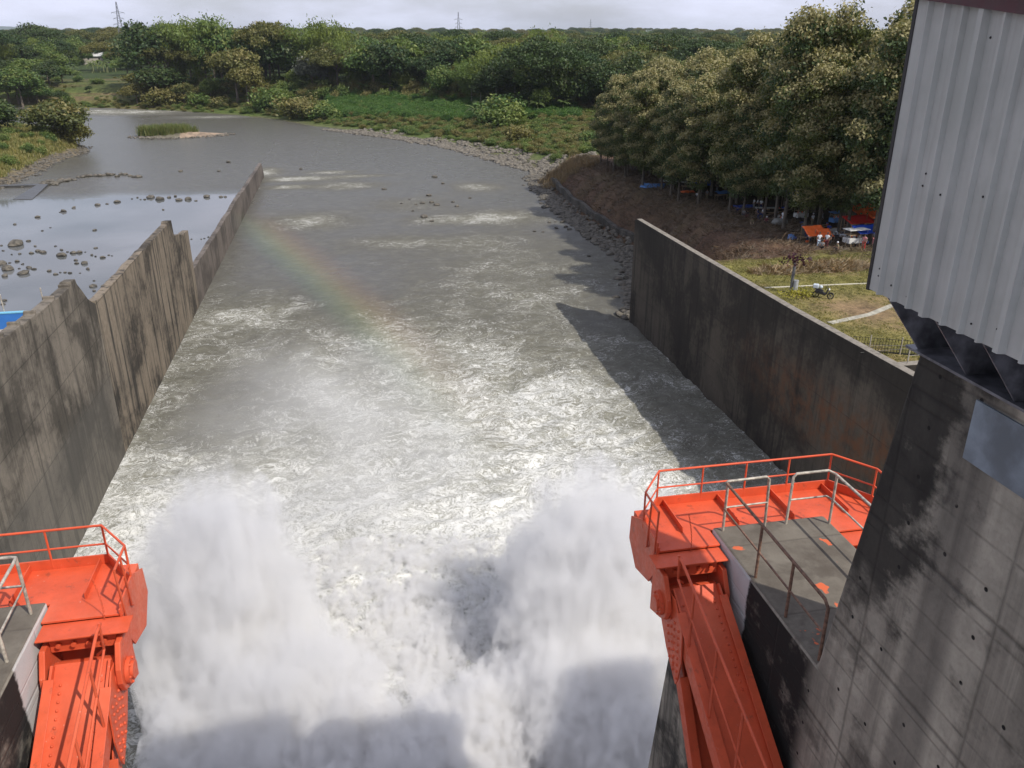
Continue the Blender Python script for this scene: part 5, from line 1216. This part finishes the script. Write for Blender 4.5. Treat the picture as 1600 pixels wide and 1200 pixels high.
a, b = gp(1330, 548), gp(1452, 558); root = empty('mesh_fence', tuple(a)); tag(root, 'low black welded mesh fence on the terrace behind the right wall', 'fence'); D = b-a; D.z = 0; n = 26; m = MB()
for k in range(n+1): p = D*(k/n); m.tube([p+Vector((0, 0, .05)), p+Vector((0, 0, 1.1))], .016, 5)
for z_ in (.08, .35, .62, 1.08): m.tube([Vector((0, 0, z_)), D+Vector((0, 0, z_))], .018, 5)
m.build('mesh_panel', M_BLK, root); m = MB(); m.box((0, -.06, 0), (D.length, .06, .05), Matrix.Rotation(math.atan2(D.y, D.x), 4, 'Z')); m.build('footing', M_BLK, root)
for k in (.22, .62): m = MB(); p = D*k; m.tube([p+Vector((0, -.05, -.1)), p+Vector((0, -.05, 1.3))], .045, 6); m.build('post', M_GAL, root)
root = empty('guard_posts', (37.5, 46.4, 14.35)); tag(root, 'pale pipe posts with thin wires on the return of the right wall', 'wire railing')
for k in range(4): m = MB(); m.tube([(k*2.2-1.2, 0, 0), (k*2.2-1.2, 0, 1.15)], .04, 6); m.build('post', M_GAL, root)
m = MB()
for z_ in (.55, 1.08): m.tube([(-1.2, 0, z_), (5.4, 0, z_)], .012, 5)
m.tube([(-1.2, 0, 1.1), (-2.6, 3.2, -.3)], .012, 4); m.tube([(1, 0, 1.1), (-1.8, 4.5, -.3)], .012, 4); m.build('wire', M_GAL, root)
# pole with round grey box and dark red leafed top
p = gp(1235, 459); root = empty('utility_pole', tuple(p)); tag(root, 'short grey pole with silver box and dark red leafy plant on top', 'pole')
m = MB(); m.tube([(0, 0, -.2), (.02, 0, 1.6), (.1, .05, 2.75)], .13, 10); m.build('pole', plain('grey_pole', (.10, .10, .105), .6), root)
m = MB(); m.tube([(.28, -.2, .35), (.30, -.2, 1.25)], .21, 14); m.build('silver_box', plain('silver_paint', (.52, .54, .57), .35, .5, .1), root, bevel=.02)
V, F = leaves(np.random.default_rng(3).normal(size=(26, 3))*[.42, .42, .28]+[.15, 0, 3.1], np.random.default_rng(4).normal(size=(26, 3)), .3, 6, (.12, .12, .12), np.random.default_rng(5))
me = np_mesh('foliage', V, F); set_attr(me, 'tint', np.zeros(len(V))); link('foliage', me, leaf_mat('dark_red_leaves', (.035, .012, .018), (.12, .035, .045)), root)
V, F = leaves(np.random.default_rng(6).normal(size=(60, 3))*[.8, .6, .12]+[p.x+.5, p.y-1.0, p.z+.3], np.tile([0, 0, 1.], (60, 1)), .2, 7, (.2, .2, .1), np.random.default_rng(7))
me = np_mesh('weed', V, F); set_attr(me, 'tint', np.random.default_rng(1).random(len(V))); tag(link('weed_patch', me, leaf_mat('yellow_weed', (.16, .17, .02), (.36, .35, .05), None)), 'yellow green weeds at the foot of the short grey pole', 'weeds')
# dead-leaf litter and white scraps on the terrace
# ---- motor scooter
M_TYRE = plain('tyre_rubber', (.02, .02, .02), .8); M_BLACK = plain('black_plastic', (.025, .025, .03), .35); M_CHROME = plain('steel_rim', (.45, .45, .46), .3, .8); M_PALEG = plain('pale_grey_cover', (.45, .50, .54), .5); M_LAMP = plain('white_headlamp', (.75, .75, .72), .2)
def scooter(loc, rz, label, bodym, box=True):
    root = empty('motorbike', loc, rz); tag(root, label, 'motorbike')
    for x in (.62, -.62):
        w_ = empty('wheel'); w_.parent = root
        m = MB(); m.tube([(x+.25*math.cos(a), 0, .29+.25*math.sin(a)) for a in np.linspace(0, 2*math.pi, 17)], .05, 6, caps=False); m.build('tyre', M_TYRE, w_)
        m = MB(); m.tube([(x, -.03, .29), (x, .03, .29)], .08, 8); [m.tube([(x, 0, .29), (x+.22*math.cos(k), 0, .29+.22*math.sin(k))], .012, 4) for k in np.linspace(0, 5.4, 7)]; m.build('rim', M_CHROME, w_)
    m = MB(); m.prism([(-.75, -.13, .62), (-.55, -.13, .38), (-.1, -.13, .36), (.15, -.13, .30), (.32, -.13, .45), (.40, -.13, .85), (.33, -.13, .92), (.18, -.13, .5), (-.05, -.13, .62), (-.6, -.13, .74)], (0, .26, 0)); m.build('body', bodym, root, bevel=.04)
    m = MB(); m.prism([(-.72, -.12, .75), (-.05, -.12, .68), (.02, -.12, .74), (-.3, -.12, .83), (-.74, -.12, .86)], (0, .24, 0)); m.build('seat', M_BLACK, root, bevel=.03)
    m = MB(); m.tube([(.62, .07, .29), (.42, .07, .8), (.34, .0, 1.0)], .025, 6); m.tube([(.62, -.07, .29), (.42, -.07, .8)], .025, 6); m.tube([(.24, -.33, 1.02), (.34, 0, 1.0), (.24, .33, 1.02)], .018, 6); m.build('handlebar', M_BLACK, root)
    m = MB(); m.ball((.46, 0, .86), .12, 10, 6, (.6, 1, .9)); m.build('headlight', M_LAMP, root)
    m = MB(); m.prism([(.42, -.08, .52), (.78, -.08, .60), (.86, -.08, .48), (.60, -.08, .62)], (0, .16, 0)); m.build('front_mudguard', bodym, root)
    for s in (-1, 1): m = MB(); m.tube([(.30, s*.22, 1.02), (.24, s*.28, 1.2)], .01, 4); m.ball((.23, s*.29, 1.22), .06, 8, 5, (.3, 1, .7)); m.build('mirror', M_BLACK, root)
    if box: m = MB(); m.box((-.92, -.22, .86), (-.45, .22, 1.22)); m.ball((-.25, .02, 1.0), .16, 8, 6); m.build('top_box', M_PALEG, root, bevel=.07)
p = gp(1285, 467); scooter(tuple(p), R(-38), 'black motorbike with pale grey box parked alone on the terrace grass', M_BLACK)
p = gp(1300, 379); scooter(tuple(p), R(160), 'dark motorbike parked beside the orange tarps under the trees', M_BLACK, False)
p = gp(1311, 377); scooter(tuple(p), R(150), 'grey motorbike parked right of the dark one near the orange tarps', M_PALEG, False)
# ---- people
M_SKIN = plain('brown_skin', (.26, .14, .085), .55); M_HAIR = plain('black_hair', (.012, .010, .009), .5)
def skin(name, chains, sub=1):
    """one continuous surface grown over a skeleton of connected points; chains share points by name"""
    P_, R_, E_, ids = [], [], [], {}
    for ch in chains:
        prev = None
        for nm, co, r_ in ch:
            if nm not in ids: ids[nm] = len(P_); P_.append(co); R_.append(r_)
            if prev is not None: E_.append((prev, ids[nm]))
            prev = ids[nm]
    me = bpy.data.meshes.new(name); me.from_pydata(P_, E_, []); o = bpy.data.objects.new('t', me); C.collection.objects.link(o)
    md = o.modifiers.new('s', 'SKIN'); md.use_smooth_shade = True
    for v, r_ in zip(me.skin_vertices[0].data, R_): v.radius = r_ if isinstance(r_, tuple) else (r_, r_)
    me.skin_vertices[0].data[0].use_root = True
    o.modifiers.new('d', 'SUBSURF').levels = sub
    dg = bpy.context.evaluated_depsgraph_get(); dg.update(); m2 = bpy.data.meshes.new_from_object(o.evaluated_get(dg)); bpy.data.objects.remove(o); m2.name = name; return m2
def pose(kind):
    if kind == 'stand': hip = .92; lean = 0; kn = [(.10, .04, .5), (-.10, -.02, .5)]; ft = [(.11, 0, .07), (-.12, -.05, .07)]; el = [(.27, .03, 1.14), (-.27, -.04, 1.14)]; ha = [(.27, .16, .92), (-.28, .06, .88)]
    elif kind == 'reach': hip = .90; lean = .16; kn = [(.10, .12, .5), (-.10, -.06, .5)]; ft = [(.11, .14, .07), (-.12, -.22, .07)]; el = [(.26, .3, 1.2), (-.25, .22, 1.12)]; ha = [(.2, .5, 1.22), (-.17, .42, 1.02)]
    elif kind == 'walk': hip = .91; lean = .06; kn = [(.10, .2, .52), (-.10, -.02, .48)]; ft = [(.11, .3, .07), (-.11, -.32, .09)]; el = [(.27, -.12, 1.15), (-.27, .14, 1.15)]; ha = [(.27, -.1, .92), (-.26, .3, .98)]
    else: hip = .24; lean = .10; kn = [(.17, .40, .52), (-.17, .36, .52)]; ft = [(.14, .44, .07), (-.14, .40, .07)]; el = [(.26, .16, .50), (-.26, .14, .50)]; ha = [(.16, .38, .52), (-.12, .36, .50)]
    s = lambda z, f=1.0: (0, lean*f, z)
    H_, W_, Ch, Nk, Hd = (0, 0, hip), s(hip+.18, .4), s(hip+.40, .8), s(hip+.56, 1), s(hip+.72, 1.25)
    top = s(hip+.80, 1.25)
    leg = lambda i: [('h', H_, .12), ('hl%d' % i, (kn[i][0]*.9, kn[i][1]*.12, hip-.06), .095), ('k%d' % i, kn[i], .062), ('a%d' % i, (ft[i][0], ft[i][1]-.02, ft[i][2]+.04), .04), ('f%d' % i, (ft[i][0], ft[i][1]+.14, .035), .036)]
    sh = [(.17, Ch[1], hip+.47), (-.17, Ch[1], hip+.47)]
    arm = lambda i: [('c', Ch, (.15, .11)), ('s%d' % i, sh[i], .058), ('e%d' % i, el[i], .042), ('w%d' % i, ha[i], .028), ('n%d' % i, tuple(np.array(ha[i])+(np.array(ha[i])-np.array(el[i]))*.3), .03)]
    body = [[('h', H_, .12), ('w', W_, (.13, .10)), ('c', Ch, (.15, .11)), ('nk', Nk, .052), ('hd', Hd, (.085, .095)), ('tp', top, .07)], leg(0), leg(1), arm(0), arm(1)]
    shirt = [[('h', (0, 0, hip-.02), .142), ('w', W_, (.152, .122)), ('c', Ch, (.172, .135)), ('nk', s(hip+.53, 1), .075)]] + [[('c', Ch, (.172, .13)), ('s%d' % i, sh[i], .08), ('e%d' % i, tuple(np.array(sh[i])*.25+np.array(el[i])*.75), .066)] for i in (0, 1)]
    tr = [[('h', (0, 0, hip), .138), ('hl%d' % i, (kn[i][0]*.9, kn[i][1]*.12, hip-.07), .112), ('k%d' % i, kn[i], .08), ('a%d' % i, (ft[i][0], ft[i][1]-.02, ft[i][2]+.08), .058)] for i in (0, 1)]
    b = skin('person_'+kind, body, 2); b.materials.append(M_SKIN); sm = skin('shirt', shirt); tm = skin('trousers', tr)
    hm = MB(); hm.ball((Hd[0], Hd[1]-.015, Hd[2]+.035), .108, 10, 7, (.9, 1.0, 1.0)); fc = MB()
    h = bpy.data.meshes.new('hair'); h.from_pydata([tuple(v) for v in hm.v], [], hm.f); h.materials.append(M_HAIR)
    return b, sm, tm, h
POSES = {k: pose(k) for k in ('stand', 'reach', 'walk', 'sit')}
_cloth = {}
def cloth(col):
    if col not in _cloth: _cloth[col] = plain('cloth_%d' % len(_cloth), col, .85, 0, .1)
    return _cloth[col]
for k in POSES:
    for me in POSES[k][1:3]: me.materials.append(cloth((.5, .5, .5)))
def person(px, py, kind, shirt, trousers, label, rz=None, cap=None, group=None):
    f = foot(px, py); b, sm, tm, h = POSES[kind]; o = bpy.data.objects.new('person', b); C.collection.objects.link(o); o.location = (f[0], f[1], f[2]); o.rotation_euler = (0, 0, rt.uniform(0, 6.28) if rz is None else rz)
    tag(o, label, 'person', group)
    for nm, me, col in (('shirt', sm, shirt), ('trousers', tm, trousers), ('cap' if cap else 'hair', h, cap)):
        q = bpy.data.objects.new(nm, me); C.collection.objects.link(q); q.parent = o
        if col: q.material_slots[0].link = 'OBJECT'; q.material_slots[0].material = cloth(col)
WH = (.62, .64, .66); NV = (.02, .03, .09); BK = (.02, .02, .022); RD = (.5, .03, .03); GY = (.2, .2, .2); MR = (.14, .03, .04); PK = (.5, .2, .2); BE = (.42, .32, .22); BL = (.04, .10, .35); KH = (.2, .17, .1)
person(1278, 389, 'stand', WH, (.45, .55, .65), 'person in white shirt and pale trousers standing in front of the orange tarps', 2.8)
person(1290, 390, 'stand', WH, MR, 'person in white shirt and dark red trousers beside the orange tarps', 2.2)
person(1296, 388, 'stand', BK, BK, 'person all in black standing right of the orange tarps', 1)
person(1265, 379, 'sit', WH, NV, 'person in white crouching left of the orange tarps', 2)
person(1259, 374, 'stand', BL, NV, 'person in blue standing left of the orange tarps')
person(1283, 392, 'sit', GY, BK, 'person in grey crouching in front of the two people in white', 2.6)
person(1308, 396, 'sit', KH, BK, 'lone crouching person on the bare ground right of the group in white', 1.5, WH)
person(1268, 356, 'stand', WH, KH, 'person in white shirt and white cap under the trees above the orange tarps', None, WH)
person(1283, 345, 'reach', BE, GY, 'person in beige shirt beside the pale tree trunk', 1.2)
person(1211, 349, 'stand', WH, BE, 'person in white shirt standing by the grey boulder', 3)
person(1222, 352, 'stand', WH, WH, 'person dressed all in white at the right of the grey boulder', 2)
person(1197, 352, 'sit', MR, BK, 'person in maroon with white cap sitting left of the grey boulder', 2.5, WH)
person(1190, 346, 'stand', WH, NV, 'person in white behind the maroon sitter')
person(1184, 347, 'reach', NV, NV, 'person in navy bending at the slope edge', 1)
person(1174, 354, 'sit', KH, BE, 'person in khaki sitting on the slope below the person in navy', 2.8)
person(1168, 341, 'sit', BK, MR, 'person in black sitting in the row along the slope edge', 2.3)
person(1162, 339, 'sit', GY, NV, 'person in grey sitting in the row along the slope edge', 2.6)
person(1152, 336, 'sit', NV, BK, 'person in navy sitting next to the person in red', 2.4)
person(1141, 330, 'sit', RD, BK, 'person in bright red shirt sitting at the slope edge', 2.2)
person(1159, 318, 'stand', BK, BK, 'person in black with white cap standing behind the seated row', 2, WH)
person(1177, 330, 'stand', WH, GY, 'leftmost of three people in white shirts behind the seated row', 1.4)
person(1182, 331, 'stand', WH, BK, 'middle one of three people in white shirts behind the seated row', 4.2)
person(1188, 332, 'stand', WH, NV, 'rightmost of three people in white shirts behind the seated row', 2.1)
person(1104, 313, 'stand', GY, KH, 'thin person in grey standing in front of the blue hanging tarps', 2.9)
person(1089, 310, 'sit', WH, BK, 'person in white crouching below the orange mat', 2.5)
person(1096, 294, 'stand', BK, NV, 'person with white cap standing between the blue hanging tarps', 2, WH)
person(1120, 300, 'reach', BK, GY, 'person in black bending near the blue table sheet', 1)
person(1053, 292, 'stand', WH, GY, 'person in white shirt by the long tables at the left end of the market', 2.7)
person(1062, 293, 'stand', BK, BK, 'person in black by the long tables at the left end of the market', 2.1)
person(1047, 294, 'sit', NV, BK, 'person in navy sitting by the long tables', 2.1)
person(1031, 288, 'stand', BK, GY, 'person in black near the blue ground sheet on the slope edge', 1)
person(1348, 392, 'stand', PK, RD, 'person in pink shirt and red trousers at the right edge of the market', 2)
person(1364, 386, 'stand', GY, PK, 'person in grey right of the person in pink', 2.6)
person(1336, 386, 'sit', RD, NV, 'person in red sitting beside the person in pink', 2.6)
person(938, 248, 'stand', BK, BK, 'lone dark person standing at the left tip of the plantation', 2)
person(906, 208, 'reach', BL, BE, 'person in blue bending in the green crop field', 1)
person(931, 232, 'stand', (.6, .25, .2), BE, 'person in reddish shirt in the field beside the plantation', 2)
for k, (px, py) in enumerate(((432, 176), (437, 175), (446, 175), (446, 184))):
    person(px, py, ('stand', 'walk', 'stand', 'reach')[k], WH, GY, 'tiny person in white shirt standing on the far shore', None, None, 'people in white on the far shore')
# ---- market shelters and goods
TB = plain('blue_tarpaulin', (.02, .07, .42), .45, 0, .15, 2, .2); TO = plain('orange_tarpaulin', (.75, .14, .03), .5, 0, .12, 2, .2); TR_ = plain('red_tarpaulin', (.62, .04, .03), .5, 0, .12, 2); TL = plain('light_blue_sheet', (.10, .25, .55), .5, 0, .12, 2); TP_ = plain('pink_fabric', (.65, .24, .22), .6); TW_ = plain('white_sheet', (.55, .55, .52), .6, 0, .12, 2); M_WOOD = plain('raw_timber', (.30, .21, .12), .8, 0, .3, 4, .2)
def cloth_sheet(w_, d_, sag, seed, nx=10, wr=.06):
    rg = np.random.default_rng(seed); X, Y = np.meshgrid(np.linspace(-w_/2, w_/2, nx), np.linspace(-d_/2, d_/2, nx)); o_ = rg.random()*50
    Z = -sag*(1-(2*X/w_)**2)*(1-(2*Y/d_)**2) + wr*fbm(X*1.2+o_, Y*1.2, 3)*2; i = np.arange(nx*nx).reshape(nx, nx)
    top = np.stack([X, Y, Z], -1).reshape(-1, 3); F = np.stack([i[:-1, :-1], i[:-1, 1:], i[1:, 1:], i[1:, :-1]], -1).reshape(-1, 4)
    bot = top-np.array([0, 0, .02]); V = np.concatenate([top, bot]); F2 = np.concatenate([F, F[:, ::-1]+nx*nx])
    rim = list(i[0]) + list(i[1:, -1]) + list(i[-1, ::-1][1:]) + list(i[::-1, 0][1:]); S = np.array([[rim[k], rim[k+1], rim[k+1]+nx*nx, rim[k]+nx*nx] for k in range(len(rim)-1)])[:, ::-1]
    return np_mesh('sheet', V, np.concatenate([F2, S]), True)
def shelter(px, py, w_, d_, h, mat, label, rz=0.3, tilt=.15, seed=1):
    f = foot(px, py); root = empty('tarpaulin_shelter', f, rz); tag(root, label, 'shelter')
    c = link('canopy', cloth_sheet(w_, d_, .25, seed), mat, root); c.location = (0, 0, h); c.rotation_euler = (tilt, 0, 0)
    for x in (-1, 1):
        for y in (-1, 1): m = MB(); m.tube([(x*w_*.48, y*d_*.46, -.2), (x*w_*.48, y*d_*.46, h+y*d_*.46*tilt-.02)], .035, 5); m.build('pole', M_WOOD, root)
def ground_sheet(px, py, w_, d_, mat, label, rz=.2, seed=2, name='ground_sheet', wr=.12):
    f = foot(px, py); o = link(name, cloth_sheet(w_, d_, -.12, seed, 12, wr), mat); o.location = (f[0], f[1], f[2]+.2); o.rotation_euler = (.1, 0, rz); tag(o, label, 'tarpaulin')
def hanging(px, py, w_, h, mat, label, rz=0, seed=3):
    f = foot(px, py); o = link('hanging_tarpaulin', cloth_sheet(w_, h, .1, seed, 12, .12), mat); o.location = (f[0], f[1], f[2]+h/2+.1); o.rotation_euler = (math.pi/2, 0, rz); tag(o, label, 'tarpaulin')
hanging(1088, 291, 1.8, 4.2, TB, 'left one of two tall blue tarpaulins hanging between trunks', -.2, 3); hanging(1102, 292, 2.2, 4.6, TB, 'right one of two tall blue tarpaulins hanging between trunks', -.1, 4)
shelter(1182, 304, 4.5, 3, 2.6, TB, 'bright blue tarpaulin shelter behind the white shirted people', .2, .25, 5); shelter(1168, 284, 3, 2, 2.4, TB, 'small dark blue tarpaulin shelter deep under the trees', .1, .5, 6)
shelter(1252, 326, 5.5, 3, 2.4, TB, 'blue tarpaulin shelter over the tall white food cart', .1, .2, 7); shelter(1316, 312, 4.2, 3, 2.5, TB, 'blue tarpaulin shelter behind the pink parasol', .1, .2, 8); shelter(1360, 328, 5.5, 3, 2.4, TB, 'blue tarpaulin shelter at the right above the orange tarps', .1, .2, 9)
shelter(1350, 366, 4.2, 3.2, 2.6, TO, 'large orange tarpaulin shelter near the shed edge', .3, .4, 10); shelter(1338, 372, 3.6, 2, 2.0, TR_, 'red tarpaulin shelter left of the large orange one', .1, .3, 11)
shelter(1352, 384, 3.2, 1.8, 1.8, TB, 'blue stall roof in front of the large orange shelter', .1, .35, 12); shelter(1372, 372, 2.6, 2.2, 2.6, TO, 'small orange tarpaulin shelter touching the shed edge in view', .2, .4, 13)
shelter(1271, 379, 2.6, 1.8, 1.3, TO, 'left one of two low orange tarpaulins behind the group in white', .1, .5, 14); shelter(1287, 380, 1.7, 1.5, 1.1, TO, 'right one of two low orange tarpaulins behind the group in white', .1, .5, 15)
ground_sheet(1020, 292, 4.5, 3, TL, 'blue sheet lying on the slope edge at the left of the market', -.5, 20); ground_sheet(1133, 303, 3.2, 1.8, TL, 'light blue sheet spread in the middle of the market', .1, 21); ground_sheet(1163, 325, 3.2, 1.4, TB, 'dark blue sheet on the ground behind the seated row', .0, 22)
ground_sheet(1075, 302, 2.4, 1.3, TO, 'orange mat at the slope edge below the hanging tarps', .1, 23); ground_sheet(1298, 366, 2.6, 1.6, TW_, 'white crumpled sheet behind the low orange tarpaulins', .2, 24); ground_sheet(1312, 374, 3.6, 1.2, TW_, 'long pale sheet trailing right of the motorbikes', -.5, 25)
f = foot(1323, 345); root = empty('parasol', f); tag(root, 'pink parasol standing in the market', 'parasol'); m = MB(); n = 8; ring = [(1.35*math.cos(k*math.pi/4), 1.35*math.sin(k*math.pi/4), 2.0) for k in range(n)]
m.add(ring+[(0, 0, 2.5)]+[(x, y, z-.02) for x, y, z in ring]+[(0, 0, 2.46)], [(k, (k+1) % n, n) for k in range(n)]+[(n+1+(k+1) % n, n+1+k, 2*n+1) for k in range(n)]); m.build('canopy', TP_, root); m = MB(); m.tube([(0, 0, -.1), (0, 0, 2.5)], .025, 6); m.build('pole', M_GAL, root)
def cart(px, py, w_, d_, h, mat, label, rz=0):
    f = foot(px, py); root = empty('food_cart', f, rz); tag(root, label, 'food cart')
    m = MB(); m.box((-w_/2, -d_/2, .45), (w_/2, d_/2, 1.0)); m.build('body', mat, root, bevel=.02)
    m = MB(); m.box((-w_/2-.1, -d_/2-.1, h), (w_/2+.1, d_/2+.1, h+.06)); m.build('roof', mat, root)
    m = MB(); m.box((-w_/2+.05, -d_/2+.05, 1.35), (w_/2-.05, d_/2-.05, 1.38)); m.build('shelf', M_WOOD, root)
    for x in (-1, 1):
        for y in (-1, 1): m = MB(); m.tube([(x*w_*.46, y*d_*.44, 1.0), (x*w_*.46, y*d_*.44, h)], .02, 5); m.build('post', M_GAL, root)
        m = MB(); m.tube([(x*w_*.3+.28*math.cos(a), -d_/2-.04, .30+.28*math.sin(a)) for a in np.linspace(0, 6.283, 13)], .03, 5, caps=False); m.build('wheel', M_TYRE, root)
    for k in range(4): m = MB(); m.tube([(-.5+k*.33, 0, 1.0), (-.5+k*.33, 0, 1.22)], .07, 8); m.build('jar', TW_ if k % 2 else TO, root)
cart(1250, 346, 1.7, 1.0, 2.3, TW_, 'tall white food cart with shelves under the trees', .1); cart(1334, 386, 2.4, 1.2, 1.9, TW_, 'pale grey stall cart in front of the red tarpaulin', .1); cart(1306, 352, 1.8, 1.0, 1.7, TL, 'blue stall cart right of the pale tree trunk', .2)
def table(px, py, w_, d_, mat, label, rz=0, group=None):
    f = foot(px, py); root = empty('market_table', f, rz); tag(root, label, 'table', group)
    m = MB(); m.box((-w_/2, -d_/2, .70), (w_/2, d_/2, .75)); m.build('table_top', mat, root)
    for x in (-1, 1):
        for y in (-1, 1): m = MB(); m.box((x*w_*.45-.03, y*d_*.4-.03, -.1), (x*w_*.45+.03, y*d_*.4+.03, .698)); m.build('leg', M_WOOD, root)
table(1052, 290, 5.0, 1.2, TW_, 'long pale market table at the left end of the market', -.6); table(1082, 299, 4.0, 1.4, BEm if False else M_WOOD, 'long wooden market table behind the orange mat', -.3); table(1196, 334, 3.0, .9, TW_, 'white topped table right of the white shirted people', -.2)
table(1126, 312, 2.0, 1.0, M_WOOD, 'wooden table below the light blue sheet', .2)
rp = random.Random(9)
for k in range(26): 
    px = rp.uniform(1180, 1345); py = rp.uniform(352, 376) if px > 1225 else rp.uniform(330, 345); f = foot(px, py); m = MB(); m.box((-rp.uniform(.8, 1.6), -.1, 0), (rp.uniform(.8, 1.6), .1, .05)); o = m.build('timber_plank', M_WOOD); o.location = (f[0], f[1], f[2]+.12); o.rotation_euler = (0, rp.uniform(-.06, .06), rp.uniform(-.5, .5)); tag(o, 'pale timber plank lying on the market ground', 'plank', 'planks lying on the market ground')
M_BOXES = [TW_, TB, TO, M_WOOD, TR_, TL]
for k in range(34):
    px = rp.uniform(1180, 1365); py = rp.uniform(345, 382) if px > 1235 else rp.uniform(322, 348); f = foot(px, py); s = rp.uniform(.18, .34); m = MB(); m.box((-s, -s*.7, 0), (s, s*.7, .04)); m.box((-s, -s*.7, .04), (-s+.03, s*.7, s)); m.box((s-.03, -s*.7, .04), (s, s*.7, s)); m.box((-s+.03, -s*.7, .04), (s-.03, -s*.7+.03, s)); m.box((-s+.03, s*.7-.03, .04), (s-.03, s*.7, s)); m.box((-s+.04, -s*.7+.04, .041), (s-.04, s*.7-.04, s*.8))
    o = m.build('market_crate', M_BOXES[k % 6]); o.location = (f[0], f[1], f[2]+.02); o.rotation_euler = (0, 0, rp.uniform(0, 3)); cn = ('white', 'blue', 'orange', 'wooden', 'red', 'light blue')[k % 6]; tag(o, cn+' goods crate on the market ground under the trees', 'crate', cn+' crates in the market')
o = bpy.data.objects.new('boulder', ROCKS[2].copy()); C.collection.objects.link(o); f = foot(1216, 353); o.location = (f[0], f[1], f[2]+.3); o.scale = (1.3, .8, .9); o.data.materials.clear(); o.data.materials.append(plain('pale_boulder', (.22, .22, .2), .9)); tag(o, 'pale grey boulder at the edge of the brown slope', 'boulder')
